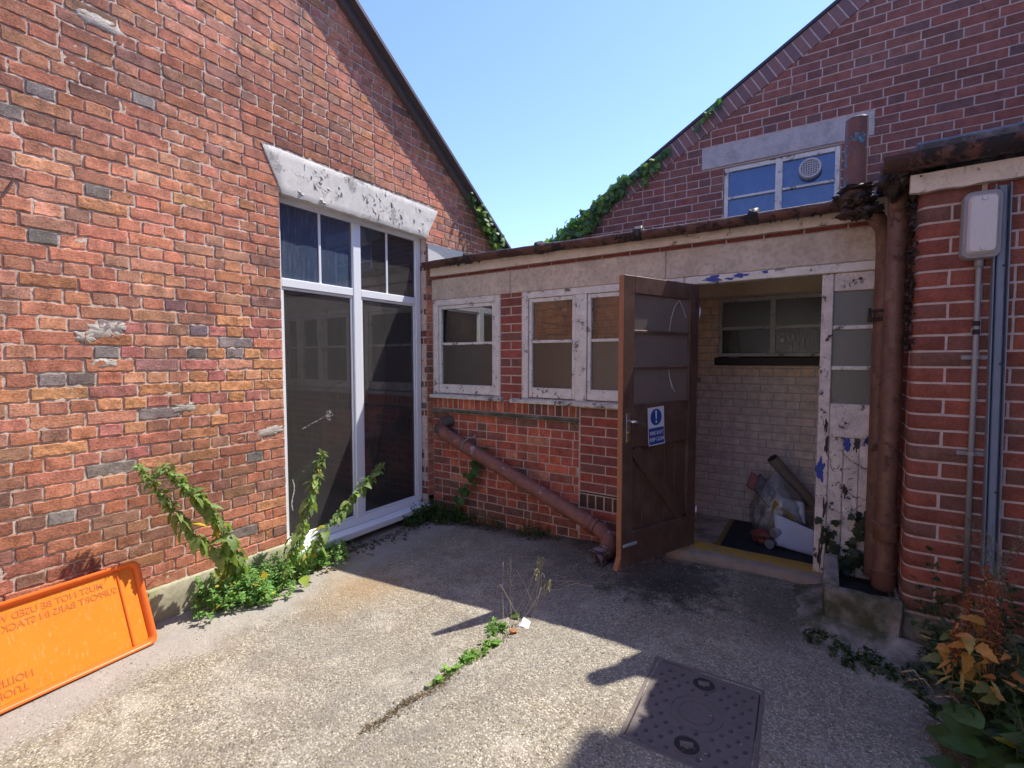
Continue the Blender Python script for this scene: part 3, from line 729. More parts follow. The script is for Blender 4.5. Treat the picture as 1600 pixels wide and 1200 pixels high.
for a, b, w0, w1, mt in ((-1.545, -.925, .175, 2.11, 'glass_big'), (-.805, -.17, .175, 2.11, 'glass_big'),
                         (-1.56, -1.229, 2.19, 2.755, 'glass_top'), (-1.207, -.906, 2.19, 2.755, 'glass_top'), (-.824, -.521, 2.19, 2.755, 'glass_big'), (-.499, -.152, 2.19, 2.755, 'glass_big')):
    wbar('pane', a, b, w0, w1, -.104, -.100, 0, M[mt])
cr = MB()                                          # paint splash and scratches on the left pane
for i in range(46):
    a = random.uniform(0, 6.28); r = random.uniform(.004, .034); cx, cz = -1.16+r*math.cos(a), 1.10+r*math.sin(a)*1.4
    L = random.uniform(.002, .012); cr.box(-.0995, -.0988, cx, cx+random.uniform(.001, .004), cz, cz+L)
for i in range(26):
    t = i/25; cr.box(-.0995, -.0988, -1.40+t*.26, -1.395+t*.26, 1.02+t*.1+random.uniform(-.006, .006), 1.023+t*.1)
for i in range(30):
    t = i/29; cr.box(-.0995, -.0988, -1.50+.012*math.sin(t*6), -1.497+.012*math.sin(t*6)+random.random()*.006, .62-t*.24, .628-t*.24)
put('paint_splash', cr, plain('white_spots', (.6, .6, .6), .6), W1)
fsh = MB()                                         # felt upstand where the flat roof meets this wall
poly = [(-.068, 2.60), (-.068, 2.735), (.30, 2.745), (.80, 2.775), (1.40, 2.80), (1.40, 2.60)]
fsh.prism(poly, .004, .012, T0); put('flashing', fsh, M['felt_grey'], LB, fix=True)
fsh = MB(); fsh.prism([(-.072, 2.515), (-.074, 2.68), (-.02, 2.672), (.06, 2.66), (.20, 2.615), (.28, 2.575), (.1, 2.53)], .013, .022, T0)
put('torn_felt', fsh, plain('torn_pale_felt', (.55, .53, .50), .8, var=.3, scale=40, bump=.8), LB, fix=True)
hk = MB().tube([T0(-2.985, .0, 2.46), T0(-2.99, .035, 2.452), T0(-3.01, .04, 2.40), T0(-3.035, .045, 2.35)], .004, 6)
put('hook', hk, plain('rusty_wire', (.10, .05, .04), .8), LB)
# things lying inside the room
yb = thing('storage_bag', 'yellow bag lying on the floor behind the tall window, right pane', 'bag', (-.62, -.42, -.05))
mb = MB(); 
for j in range(9):
    for i in range(20):
        t = i/20*6.283; ph = j/8*math.pi/2; r = .17*math.cos(ph)**.6+.003*math.sin(i*9)
        mb.v.append((-.45+r*math.cos(t)*.7, -.30+r*math.sin(t)*1.1, -.05+.36*math.sin(ph)+.012*noise.noise(Vector((i, j, 1)))))
mb.f = [(j*20+i, j*20+(i+1) % 20, (j+1)*20+(i+1) % 20, (j+1)*20+i) for j in range(8) for i in range(20)]
put('bag_body', mb, plain('yellow_fabric', (.55, .33, .05), .7), yb, True)
mb = MB().box(-.7, -.35, -1.45, -1.1, -.05, .20, .02)
o = put('storage_box', mb, plain('yellow_card', (.50, .34, .08), .7), None, fix=True, label='yellow box behind the left pane of the tall window, near the floor', cat='box')
cur = MB(); n = 26
for j in (0, 1):
    for i in range(n+1): cur.v.append((-.20-.012*math.sin(i*1.9), -.42+.30*i/n, .0+j*2.7))
cur.f = [(i, i+1, n+2+i, n+1+i) for i in range(n)]
for i in range(n+1): pass
o = put('blind', cur, plain('pale_blind_fabric', (.62, .66, .68), .8), LB, True)

# ------------------------------------------------------------ low flat-roofed link building across the back
EX = thing('link_building', 'low flat-roofed brick building with peeling white windows and concrete lintel', 'building', (1.8, 0, 0))
TE = TB(0.0)
W_1 = (.016, .844, 1.225, 2.17); W_2 = (1.089, 2.49, 1.225, 2.17); DR = (2.50, 3.72, -.2, 2.17)
def holes(u, w):
    for h in (W_1, W_2, DR):
        if h[0] < u < h[1] and h[2] < w < h[3]: return False
    return True
us = rangef(0, 3.95, .05, (W_1[0], W_1[1], W_2[0], W_2[1], DR[0], DR[1], 1.655)); ws = rangef(-.15, 2.50, .05, (1.225, 2.17))
ewall = put('wall', wallgrid(TE, us, ws, holes, None, -.0035, .0008, 10), M['mortar_ext'], EX, True)
LE = Laying(TE, 0, .068, .0012, .0013, M['brick_old'], M['brick_old_s'], 240, .003, .004, .0015, 23)
LEn = Laying(TE, 0, .070, .0005, .0007, M['brick_new'], M['brick_new_s'], 60, .003, .002, .0008, 31)
PALE = [(32, (0.518, 0.132, 0.079)), (26, (0.444, 0.123, 0.079)), (12, (0.622, 0.176, 0.095)), (10, (0.322, 0.123, 0.087)), (5, (0.247, 0.128, 0.088)), (4, (0.622, 0.254, 0.156))]
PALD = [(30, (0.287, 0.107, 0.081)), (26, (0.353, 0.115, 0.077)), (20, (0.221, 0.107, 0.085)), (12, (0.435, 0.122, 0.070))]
PALR = [(30, (0.315, 0.090, 0.068)), (26, (0.263, 0.090, 0.073)), (14, (0.359, 0.094, 0.062)), (16, (0.219, 0.094, 0.076))]
def colE(u, w):
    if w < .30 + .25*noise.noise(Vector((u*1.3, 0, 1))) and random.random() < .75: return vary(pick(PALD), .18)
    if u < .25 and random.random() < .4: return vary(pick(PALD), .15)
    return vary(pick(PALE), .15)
CH = .0765
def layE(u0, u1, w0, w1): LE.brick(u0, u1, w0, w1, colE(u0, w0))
def layN(u0, u1, w0, w1): LEn.brick(u0, u1, w0, w1, vary(pick(PALR), .14))
w = .966 - CH*14; r = 0
while w < 1.03:
    w1 = w + .068
    # left part: English garden-wall style, headers every third course
    if w1 < 1.035:
        hd = r % 3 == 1; x = .006
        if hd: run(layE, x, 1.652, w, w1, .104, .010, .0)
        else:
            x = .006
            while x < 1.645:
                L = .217 if random.random() > .22 else random.choice((.104, .104, .066)); L = min(L, 1.652-x)
                if x == .006 and r % 2: L = .104
                if L > .02: layE(x, x+L, w, w1)
                x += L+.011
    w += CH; r += 1
# soldier (brick-on-edge) course under the left sill line
x = .006
while x < 1.645:
    L = .055+random.uniform(-.003, .004); L = min(L, 1.652-x)
    if L > .02: LE.brick(x, x+L, 1.082, 1.182, vary(pick(PALE[:3] if x < 1.1 else PALD), .14))
    x += L+.012
# right part: smoother bricks, straight joint at 1.66, own courses and a dark on-edge course low down
w = 1.167; r = 0
while w > .49:
    x = 1.668
    if r % 2 == 1: layN(x, x+.106, w-.068, w); x += .116
    while x < 2.49:
        L = min(.220, 2.50-x)
        if L > .02: layN(x, x+L, w-.068, w)
        x += L+.0105
    w -= .0785; r += 1
x = 1.668
while x < 2.49:
    L = min(.062, 2.498-x)
    if L > .02: LEn.brick(x, x+L, w-.132, w-.022, vary((.12, .062, .045), .2))
    x += L+.012
LEn.brick(1.668, 2.0, w-.012, w-.001, (.05, .035, .03)); LEn.brick(2.01, 2.498, w-.012, w-.001, (.05, .035, .03))
w2 = w-.145
while w2 > -.08:
    run(lambda a, b, c, d: LEn.brick(a, b, c, d, vary(pick(PALD), .18)), 1.668, 2.498, w2-.068, w2, .218, .011, random.choice((0, .11))); w2 -= CH
# pier between the windows and slim strips
w = 1.195; r = 0
while w < 2.14:
    if r % 2: layN(.853, 1.080, w, w+.068)
    else: layN(.853, .961, w, w+.068); layN(.972, 1.080, w, w+.068)
    w += .0785; r += 1
LE.brick(.90, .96, 1.08, 1.19, vary(PALD[2][1], .1))
# thin brick course over the lintel
x = .004
while x < 3.7:
    LEn.brick(x, min(x+.22, 3.74), 2.382, 2.404, vary((.19, .05, .035), .12), d=.006); x += .231
LE.build(ewall); LEn.build(ewall)
mb = MB()                                          # wall thickness round the openings
mb.box(W_1[0], W_1[1], .105, .22, 2.17, 2.172); mb.box(-.0, W_1[0]-.001, .008, .22, .2, 2.3); mb.box(W_1[1]+.001, W_2[0]-.001, .008, .22, 1.2, 2.3)
mb.box(0, 2.495, .008, .22, -.2, 1.19); mb.box(W_2[1]+.001, DR[0]-.001, .008, .22, 1.19, 2.3); mb.box(3.725, 4.3, .008, .22, -.2, 2.3); mb.box(0, 4.3, .03, .22, 2.30, 2.5)
put('inner_leaf', mb, M['cream'], EX)
mb = MB()                                          # concrete lintel in three lengths
for a, b in ((-.0, .958), (.964, 2.355), (2.361, 3.74)):
    mb.box(a, b, -.008, .20, 2.172, 2.374, .004)
put('lintel', mb, M['concrete'], EX, fix=True)
mb = MB().box(0.005, 1.652, -.028, .004, 1.041, 1.052, .003); mb.box(.005, 1.652, -.020, .004, 1.053, 1.074, .005)
put('ledge', mb, M['concrete_dark'], EX, fix=True)
mb = MB(); n = 90                                  # fascia board, lower edge ragged
for j, (yy, zz_) in enumerate(((-.012, 2.408), (-.030, 2.408), (-.030, 2.53), (-.012, 2.53))):
    for i in range(n+1):
        x = .0+3.72*i/n; mb.v.append((x, yy, zz_+(.004*noise.noise(Vector((x*8, 0, 0))) if j < 2 else 0)))
mb.f = [(j*(n+1)+i, j*(n+1)+i+1, (j+1)*(n+1)+i+1, (j+1)*(n+1)+i) for j in range(3) for i in range(n)]
put('fascia', mb, M['fascia'], EX, fix=True)
# gutter: half round iron with a lumpy coat, joints and rust scabs
mb = MB(); n = 150; segs = 9
for i in range(n+1):
    x = -.01+3.50*i/n; sag = .006*math.sin(x*1.9)-.004*x
    for k_ in range(segs):
        a = math.pi+math.pi*k_/(segs-1); rr = .050+.004*noise.noise(Vector((x*13, a*2, 0)))+.003*noise.noise(Vector((x*40, a*5, 3)))
        lump = .010*max(0, noise.noise(Vector((x*3.1, 4.4, 0)))) * (1 if 0 < k_ < segs-1 else .4)
        mb.v.append((x, -.094+(rr+lump)*math.cos(a), 2.532+sag+(rr+lump)*math.sin(a)*1.15))
mb.f = [(i*segs+k_, i*segs+k_+1, (i+1)*segs+k_+1, (i+1)*segs+k_) for i in range(n) for k_ in range(segs-1)]
gut = put('gutter', mb, M['gut_brown'], EX, True); gm = gut.modifiers.new('thickness', 'SOLIDIFY'); gm.thickness = .006
for x in (.55, 1.32, 2.18, 2.95):
    mb = MB().tube([(x-.028, -.094, 2.522-.004*x), (x+.028, -.094, 2.522-.004*x)], [.053, .055], 16, True, .004, x); put('gutter_joint', mb, M['rot'], EX, True)
mb = MB()                                          # hanging scabs of rust under the gutter
for i in range(70):
    x = random.choice((.35, .62, 1.3, 2.2, 2.45, 2.75, 3.0, 3.1, 3.2, 3.3))+random.gauss(0, .09)
    if not .03 < x < 3.4: continue
    z = 2.480-.004*x; h = random.uniform(.006, .03); wd = random.uniform(.006, .018); y = -.094-random.uniform(.0, .03)
    mb.add([(x-wd, y, z+.006), (x+wd, y-.004, z+.006), (x+random.uniform(-.4, .4)*wd, y-.006, z-h), (x, y+.006, z-h*.5)], [(0, 1, 2), (0, 2, 3), (1, 3, 2)])
put('rust_scabs', mb, M['rot'], EX, kind='stuff')
mb = MB(); n = 190                                 # roof felt edge curling over the gutter
prof = [(1.5, .15), (.2, .02), (-.055, .012), (-.098, .012), (-.116, .004), (-.113, -.014), (-.09, -.004)]
for py_, pz_ in prof:
    for i in range(n+1):
        x = .02+3.58*i/n; q = noise.noise(Vector((x*6, 0, 2)))*.007+noise.noise(Vector((x*27, 3, 2)))*.004
        mb.v.append((x, py_+q*(py_ < .1), 2.536-.004*x+.006*math.sin(x*1.9)+pz_+q*.8*(py_ < .1)))
mb.f = [(j*(n+1)+i, (j+1)*(n+1)+i, (j+1)*(n+1)+i+1, j*(n+1)+i+1) for j in range(len(prof)-1) for i in range(n)]
mb.box(0.02, 6.0, .21, 1.49, 2.36, 2.50)
put('roof', mb, M['felt'], EX, True)

# windows in the link building
def sashwin(name, u0, u1, w0, w1, mull, lights, label=None):
    o = put(name, MB().box(u0+.002, u1-.002, .07, .075, w0, w0+.004), M['white_peel'], EX)
    if label: o['label'] = label
    def B(nm, a, b, c_, d_, f0=.0, f1=.07, ch=.004, mt='white_peel'):
        return put(nm, MB().box(a, b, f0, f1, c_, d_, ch), M[mt], o, fix=True)
    B('frame', u0, u0+.062, w0, w1, -.004); B('frame', u1-.062, u1, w0, w1, -.004); B('frame', u0+.063, u1-.063, w1-.058, w1, -.004)
    for a, b in mull: B('mullion', a, b, w0, w1-.059, -.004)
    for a, b, glasses in lights:
        z0, z1, zm = w0+.008, w1-.06, 1.728
        sb = MB(); s_ = .030
        B('sash_stile', a, a+s_, z0, z1, .008, .05, .003); B('sash_stile', b-s_, b, z0, z1, .008, .05, .003)
        B('sash_rail', a+s_+.001, b-s_-.001, z1-.034, z1-.001, .008, .05, .003); B('sash_rail', a+s_+.001, b-s_-.001, z0, z0+.088, .004, .05, .004)
        B('glazing_bar', a+s_+.001, b-s_-.001, zm-.012, zm+.012, .012, .045, .003)
        put('pane', MB().box(a+s_, b-s_, .034, .037, zm, z1-.03), M[glasses[0]], o); put('pane', MB().box(a+s_, b-s_, .034, .037, z0+.08, zm), M[glasses[1]], o)
    return o
sashwin('window', W_1[0], W_1[1], W_1[2], W_1[3], [], [(W_1[0]+.066, W_1[1]-.066, ('glass', 'glass_obs'))], 'single-light peeling white window at the left corner')
sashwin('window', W_2[0], W_2[1], W_2[2], W_2[3], [(1.615, 1.718), (2.085, 2.16)],
        [(1.156, 1.611, ('glass', 'glass_obs')), (1.722, 2.081, ('glass', 'glass_obs')), (2.164, 2.424, ('glass', 'glass_obs'))], 'three-light peeling white window partly behind the open door')
for a, b, zt in ((-.0, .885, 1.228), (.985, 2.498, 1.224)):
    mb = MB(); n = 60; prof = [(.05, zt), (-.045, zt-.010), (-.052, zt-.016), (-.052, zt-.042), (-.02, zt-.046), (.0, zt-.044)]
    for py_, pz_ in prof:
        for i in range(n+1):
            x = a+(b-a)*i/n; mb.v.append((x, py_+.002*noise.noise(Vector((x*20, pz_*50, 0))), pz_+.002*noise.noise(Vector((x*23, 1, py_*30)))))
    mb.f = [(j*(n+1)+i, j*(n+1)+i+1, (j+1)*(n+1)+i+1, (j+1)*(n+1)+i) for j in range(5) for i in range(n)]
    mb.f += [tuple(j*(n+1) for j in range(6)), tuple(j*(n+1)+n for j in range(6))[::-1]]
    put('window_sill', mb, M['sill_peel'], EX, 40, fix=True)

# door frame, side panel, threshold
def E(nm, a, b, y0, y1, c_, d_, mt='side_peel', ch=.004, p=EX): return put(nm, MB().box(a, b, y0, y1, c_, d_, ch), M[mt], p, fix=True)
DF = E('door_frame', 2.50, 3.72, -.014, .075, 2.112, 2.168, 'white_peel_blue')
E('jamb', 2.50, 2.575, -.004, .09, .17, 2.110, 'cream', p=DF); E('jamb', 3.340, 3.402, -.002, .09, .15, 2.110, 'side_peel', p=DF); 
SP = E('side_panel', 3.404, 3.72, .004, .05, 1.998, 2.110)
E('rail', 3.404, 3.72, .004, .05, 1.080, 1.292, p=SP); E('glazing_bar', 3.404, 3.72, .006, .045, 1.758, 1.784, 'white_peel', p=SP); E('glazing_bar', 3.404, 3.72, .006, .045, 1.505, 1.530, 'white_peel', p=SP)
for a, b in ((1.293, 1.504), (1.531, 1.757), (1.785, 1.997)): put('pane', MB().box(3.403, 3.72, .025, .030, a, b), M['glass_wire'], SP)
for i in range(4): E('board', 3.404+i*.080, 3.404+i*.080+.0765, .012, .05, .20, 1.079, ch=.004, p=SP)
bluep = plain('old_blue_paint', (.02, .05, .30), .5, var=.3)
def flakepatch(u, w, ru, rw, yy, seed, mt, nm='blue_paint_patch', par=None):
    mb = MB(); n = 44; P = []
    for i in range(n): a = 2*math.pi*i/n; q = max(.25, 1+.95*noise.noise(Vector((math.cos(a)*1.7+seed, math.sin(a)*1.7, seed)))+.22*noise.noise(Vector((math.cos(a)*5+seed, math.sin(a)*5, seed)))); P.append((u+ru*q*math.cos(a), w+rw*q*math.sin(a)))
    mb.prism(P, -yy, -yy+.0012, TE); put(nm, mb, mt, par or DF, fix=True)
for (u, w, ru, rw, sd) in ((2.69, 2.139, .055, .018, 1), (2.86, 2.150, .050, .014, 2), (2.80, 2.132, .035, .008, 3), (3.02, 2.156, .022, .008, 4)): flakepatch(u, w, ru, rw, -.0141, sd, bluep)
flakepatch(3.363, .86, .022, .065, -.0021, 6, bluep)
flakepatch(3.50, 1.045, .022, .05, .0119, 7, bluep, par=SP); flakepatch(3.545, 1.04, .014, .045, .0119, 8, M['tar'], 'bare_wood_patch', SP); flakepatch(3.50, .74, .012, .04, .0119, 9, M['tar'], 'bare_wood_patch', SP)
for i, (u, w, rw) in enumerate(((3.385, 1.15, .03), (3.392, 1.02, .05), (3.39, .62, .06), (3.385, .45, .07), (3.375, .30, .08), (3.41, .36, .05), (3.52, .30, .05))): flakepatch(u, w, .010, rw, -.0021 if u < 3.403 else .0119, 20+i, M['tar'], 'bare_wood_patch')
mb = MB(); n = 60                                  # threshold with worn yellow edge
prof = [(.14, -.03), (.14, .182), (.03, .190), (-.075, .188), (-.10, .175), (-.112, .10), (-.115, -.05)]
for py_, pz_ in prof:
    for i in range(n+1):
        x = 2.42+.98*i/n; q = .004*noise.noise(Vector((x*8, py_*20, pz_*20)))+.006*noise.noise(Vector((x*3, 0, 7)))*(py_ < 0)
        mb.v.append((x, py_+q-.025*ss(3.1, 3.4, x)*(py_ < 0), pz_+q*.5))
mb.f = [(j*(n+1)+i, j*(n+1)+i+1, (j+1)*(n+1)+i+1, (j+1)*(n+1)+i) for j in range(len(prof)-1) for i in range(n)]
mb.f += [tuple(j*(n+1) for j in range(7)), tuple(j*(n+1)+n for j in range(7))[::-1]]
m, nt, out = newmat('concrete_step_with_yellow_paint'); k = N(nt); p = k.pos(); xyz = k.sep(p)
bc = k.mix(k.noise(p, 12, 6, .7), (.13, .10, .08), (.40, .33, .27)); wz = k.math('ADD', xyz[2], k.math('MULTIPLY', k.noise(p, 8, 5, .6), .05))
bc = k.mix(k.ramp(wz, [(.10, 1), (.17, 0)]), bc, (.07, .06, .05))
yw = k.math('MULTIPLY', k.ramp(k.math('ADD', xyz[1], k.math('MULTIPLY', k.noise(p, 9, 6, .7), .10)), [(.01, 0), (.025, 1)]), k.ramp(k.noise(p, 14, 7, .75), [(.40, 0), (.46, 1)]))
bc = k.mix(yw, bc, (.46, .27, .04)); k.bsdf(out, bc, .8, k.bump(k.noise(p, 70, 6, .75), .9, .003))
put('threshold', mb, m, EX, 50, fix=True)
mb = MB().box(0, 6, .221, 1.49, -.06, -.02); put('floor', mb, plain('corridor_floor', (.55, .48, .43), .7, dirt=(.12, .10, .09), dscale=4), EX)
mb = MB().box(0, 6, .221, 1.49, 2.34, 2.355); mb.box(-.0, .02, .221, 1.49, -.02, 2.34); mb.box(5.98, 6, .221, 1.49, -.02, 2.34)
put('ceiling', mb, M['cream'], EX)

# the door leaf, open outwards
dh = Vector((2.583, -.012, 0)); df = Vector((2.285, -.715, 0)); dd = (df-dh).normalized(); DW = (df-dh).length
door = child('door', MB().box(.002, .1, -.021, .021, .215, 2.105, .002).mesh('stile', False, M['door_brown'], True), EX, None, dh - worldloc(EX), (0, 0, math.atan2(dd.y, dd.x)))
def D(nm, a, b, y0, y1, c_, d_, mt='door_brown', ch=.003): 
    return child(nm, MB().box(a, b, y0, y1, c_, d_, ch).mesh(nm, False, M[mt], True), door)
D('stile', DW-.100, DW, -.021, .021, .215, 2.105)
D('rail', .101, DW-.101, -.021, .021, 1.995, 2.105); D('rail', .101, DW-.101, -.021, .021, 1.0, 1.282); D('rail', .101, DW-.101, -.021, .021, .216, .44)
D('glazing_bar', .101, DW-.101, -.015, .017, 1.742, 1.762); D('glazing_bar', .101, DW-.101, -.015, .017, 1.505, 1.525)
for a, b in ((1.283, 1.504), (1.526, 1.741), (1.763, 1.994)): D('pane', .101, DW-.101, -.002, .002, a, b, 'glass_door', 0)
for i in range(5): D('board', .101+i*(DW-.202)/5+.001, .101+(i+1)*(DW-.202)/5-.001, -.012, -.001, .441, .999, 'door_brown', .003)
p0 = Vector((.14, .445)); p1 = Vector((DW-.115, .99)); dv = (p1-p0).normalized(); nv = Vector((-dv.y, dv.x))*.045
pts = [p0-nv, p1-nv, p1+nv, p0+nv]; pts = clip_poly([tuple(q) for q in pts], [(-1, 0, -.102), (1, 0, DW-.102), (0, -1, -.442), (0, 1, .998)])
child('brace', MB().prism(pts, 0.0, .018, lambda u, d, w: (u, d, w)).mesh('brace', False, M['door_brown'], True), door)
mb = MB().box(DW+.0005, DW+.0035, -.0205, .0205, .216, 2.104, .001); child('lock_edge', mb.mesh('lock_edge', False, M['door_edge'], True), door)
mb = MB(); V = [(DW-.02, -.021, .215), (DW-.02, .021, .215), (DW+.002, .021, .235), (DW+.002, -.021, .235), (DW+.028, -.018, .205), (DW+.028, .018, .205)]
mb.add([(DW+.002, -.02, .21), (DW+.002, .02, .21), (DW+.002, .02, .29), (DW+.002, -.02, .29), (DW+.035, -.018, .205), (DW+.035, .018, .205)], [(0, 1, 5, 4), (0, 4, 3), (1, 2, 5), (2, 3, 4, 5), (0, 3, 2, 1)])
child('splintered_corner', mb.mesh('splinter', False, M['door_edge'], True), door)
plate = child('lock_plate', MB().box(DW-.070, DW-.028, .0215, .026, 1.035, 1.225, .002).mesh('p', False, M['chrome'], True), door)
mb = MB().tube([(DW-.049, .024, 1.175), (DW-.049, .066, 1.175), (DW-.060, .074, 1.174), (DW-.10, .074, 1.164), (DW-.155, .070, 1.146)], [.010, .0095, .010, .009, .006], 10); child('handle', mb.mesh('h', True, M['chrome']), door)
mb = MB().tube([(DW-.049, .025, 1.10), (DW-.049, .034, 1.10)], .010, 12); mb.box(DW-.066, DW-.032, 0.0262, .031, 1.045, 1.075, .002); child('key_cylinder', mb.mesh('k', False, M['brass'], True), door)
mb = MB().box(DW-.14, DW-.012, .0215, .029, .352, .372, .002); child('bolt', mb.mesh('b', False, peelmat('bare_metal_bolt', (.42, .46, .52), (.12, .08, .06), .40, 20), True), door)
for z in (.45, 1.9):
    mb = MB().tube([(-.008, .024, z-.05), (-.008, .024, z+.05)], .007, 8); child('hinge', mb.mesh('hinge', True, M['chrome']), door)
ck = MB()                                          # cracks in the panes
def crack(pts): ck.tube(pts, .0011, 4, False)
crack([(.30, .003, 1.765), (.285, .003, 1.85), (.25, .003, 1.93), (.20, .003, 1.985)]); crack([(.20, .003, 1.985), (.15, .003, 1.92), (.118, .003, 1.86)])
crack([(.30, .003, 1.503), (.285, .003, 1.44), (.25, .003, 1.37), (.225, .003, 1.345)]); crack([(.285, .003, 1.44), (.27, .003, 1.40), (.27, .003, 1.37)])
child('crack', ck.mesh('cracks', False, plain('glass_crack', (.8, .8, .8), .3)), door)
def dwp(u, y, z): return Vector((dh.x, dh.y, 0)) + dd*u + Vector((-dd.y, dd.x, 0))*y + Vector((0, 0, z))

# safety sign stuck to the door
S0 = thing('door_sign', 'blue and white fire exit notice stuck on the open brown door', 'sign', dwp(DW-.315, .0245, 1.125)); S0.rotation_euler = (0, R(-3), math.atan2(dd.y, dd.x)+math.pi)
# local: x to the viewer's right, y = into the door, z up
pw_, ph_ = .082, .128
def sheet(nm, V, mt, par=S0):
    me = bpy.data.meshes.new(nm); me.from_pydata(V, [], [tuple(range(len(V)))]); me.materials.append(mt); return child(nm, me, par)
def curl(x, z): return -.0015-.010*max(0, (-z-.09)/.04)**2*.6
mbp = MB(); 
for j in range(9):
    for i in range(7): x, z = -pw_+2*pw_*i/6, -ph_+2*ph_*j/8; mbp.v.append((x, curl(x, z), z))
mbp.f = [(j*7+i, j*7+i+1, (j+1)*7+i+1, (j+1)*7+i) for j in range(8) for i in range(6)]
child('paper', mbp.mesh('paper', True, plain('white_paper', (.68, .70, .76), .35, var=.03)), S0)
blu = plain('sign_blue', (.012, .06, .30), .35, var=.05); wht = plain('sign_white', (.74, .76, .82), .4, var=.02)
mbp = MB()
for j in range(5):
    for i in range(7): x, z = -pw_+.006+2*(pw_-.006)*i/6, -ph_+.006+(ph_-.018)*j/4; mbp.v.append((x, curl(x, z)-.0008, z))
mbp.f = [(j*7+i, j*7+i+1, (j+1)*7+i+1, (j+1)*7+i) for j in range(4) for i in range(6)]
child('blue_panel', mbp.mesh('bp', True, blu), S0)
sheet('blue_disc', [(.056*math.cos(2*math.pi*i/32), -.0024, .060+.056*math.sin(2*math.pi*i/32)) for i in range(32)], blu)
sheet('exclamation_mark', [(-.009, -.0032, .100), (-.005, -.0032, .046), (.005, -.0032, .046), (.009, -.0032, .100), (.005, -.0032, .104), (-.005, -.0032, .104)][::-1], wht)
sheet('exclamation_dot', [(.0085*math.cos(2*math.pi*i/16), -.0032, .029+.0085*math.sin(2*math.pi*i/16)) for i in range(16)], wht)
def text(body, size, loc, rot, mat, par, ext=.0006, sx=1.0, align='CENTER', name='lettering', bevel=0):
    cu = bpy.data.curves.new(name, 'FONT'); cu.body = body; cu.size = size; cu.align_x = align; cu.extrude = ext; cu.bevel_depth = bevel; cu.offset = size*.012
    cu.materials.append(mat); o = bpy.data.objects.new(name, cu); col.objects.link(o); me = bpy.data.meshes.new_from_object(o); bpy.data.objects.remove(o); me.materials.clear(); me.materials.append(mat)
    o = bpy.data.objects.new(name, me); col.objects.link(o); o.parent = par; o.location = loc; o.rotation_euler = rot; o.scale = (sx, 1, 1); return o
text('FIRE EXIT', .034, (0, -.0034, -.058), (R(90), 0, 0), wht, S0, .0002, .95)
text('KEEP CLEAR', .034, (0, -.0060, -.100), (R(90), 0, 0), wht, S0, .0002, .80)

# ------------------------------------------------------------ gabled brick building behind
GY = 1.5
GB = thing('gabled_building', 'tall purple-brown brick gable with a blue-paned window and ivy along its edge', 'building', (3.0, 1.6, 0))
TG = TB(GY); zR = lambda x: min(2.652+.6*x, 2.652+.6*13.6-.6*x)
UW = (2.482, 3.432, 2.86, 3.448)
def inG(u, w): return not (UW[0] < u < UW[1] and UW[2] < w < UW[3])
us = rangef(.42, 6.6, .06, (UW[0], UW[1])) + [7.5, 9, 11, 12.9]; ws = rangef(2.36, 6.8, .06, (UW[2], UW[3]))
gwall = put('wall', wallgrid(TG, us, ws, inG, lambda u: zR(u)-.03, -.0035, .0008), M['mortar_new'], GB, True)
LG = Laying(TG, 0, .067, .0004, .0006, M['brick_new'], M['brick_new_s'], 270, .003, .0015, .0008, 41)
PALG = [(30, (0.258, 0.103, 0.084)), (24, (0.221, 0.099, 0.084)), (16, (0.289, 0.108, 0.085)), (12, (0.190, 0.103, 0.094)), (8, (0.275, 0.121, 0.101))]
def layG(u0, u1, w0, w1):
    if u1 < .44 or u1-u0 < .02: return
    if UW[0]-.0 < u1 and u0 < UW[1] and w1 > UW[2]+.01 and w0 < UW[3]: 
        if u0 < UW[0]: u1 = min(u1, UW[0]-.003)
        elif u1 > UW[1]: u0 = max(u0, UW[1]+.003)
        else: return
        if u1-u0 < .02: return
    if w0 < 3.655 and w1 > 3.468:
        if u0 < 2.277 < u1: u1 = 2.274
        elif u0 < 3.658 < u1: u0 = 3.661
        elif 2.277 <= u0 and u1 <= 3.658: return
        if u1-u0 < .015: return
    hp = [(-.6, 1, 2.652-.222)] if w1 > zR(u0)-.222 else None
    LG.brick(u0, u1, w0, w1, vary(pick(PALG), .11, .03), hp)
w = 3.462-.0762*14; r = 0
while w < 6.3:
    hd = r % 5 == 2
    run(layG, .44, 6.4, w, w+.067, .1055 if hd else .2165, .0095, [0, .113, 0, .113, .057][r % 5] if not hd else .03, .001); w += .0762 if w < 3.38 or w > 3.66 else .0762; r += 1
LG.build(gwall)
mb = MB(); u = .42                                 # brick-on-edge verge course, square to the slope
LV = []
sl = Vector((1, .6)).normalized(); nn = Vector((-sl.y, sl.x)); s0 = 0.0; i = 0
vm = [plain('verge_brick_'+str(i), c, .8, var=.15, bump=.3) for i, c in enumerate(((.22, .12, .115), (.18, .105, .11), (.24, .125, .115)))]
base = Vector((.30, 2.652+.18)); ln = 7.4
tb = {}
while s0 < ln:
    a = base+sl*s0; key = i % 3
    if key not in tb:
        tb[key] = MB().box(.002, .0665, -.008, .10, -.196, -.020, .003).mesh('verge_brick', False, vm[key], True)
    o = child('verge_brick', tb[key], GB, None, Vector((a.x, GY, a.y))-worldloc(GB), (0, -math.atan(.6), 0)); s0 += .0775; i += 1
mb = MB()
def slopebox(y0, y1, off0, off1, x0=.28, x1=6.8, xx=None):
    V = []
    for y in (y0, y1):
        for off in (off0, off1):
            for x in (x0, x1): V.append((x, y, 2.652+.6*x+off))
    return mb.add(V, [(0, 1, 3, 2), (4, 6, 7, 5), (0, 4, 5, 1), (2, 3, 7, 6), (0, 2, 6, 4), (1, 5, 7, 3)])
slopebox(GY-.002, GY+.1, -.228, -.024); put('verge_mortar', mb, M['mortar_new'], GB, fix=True)
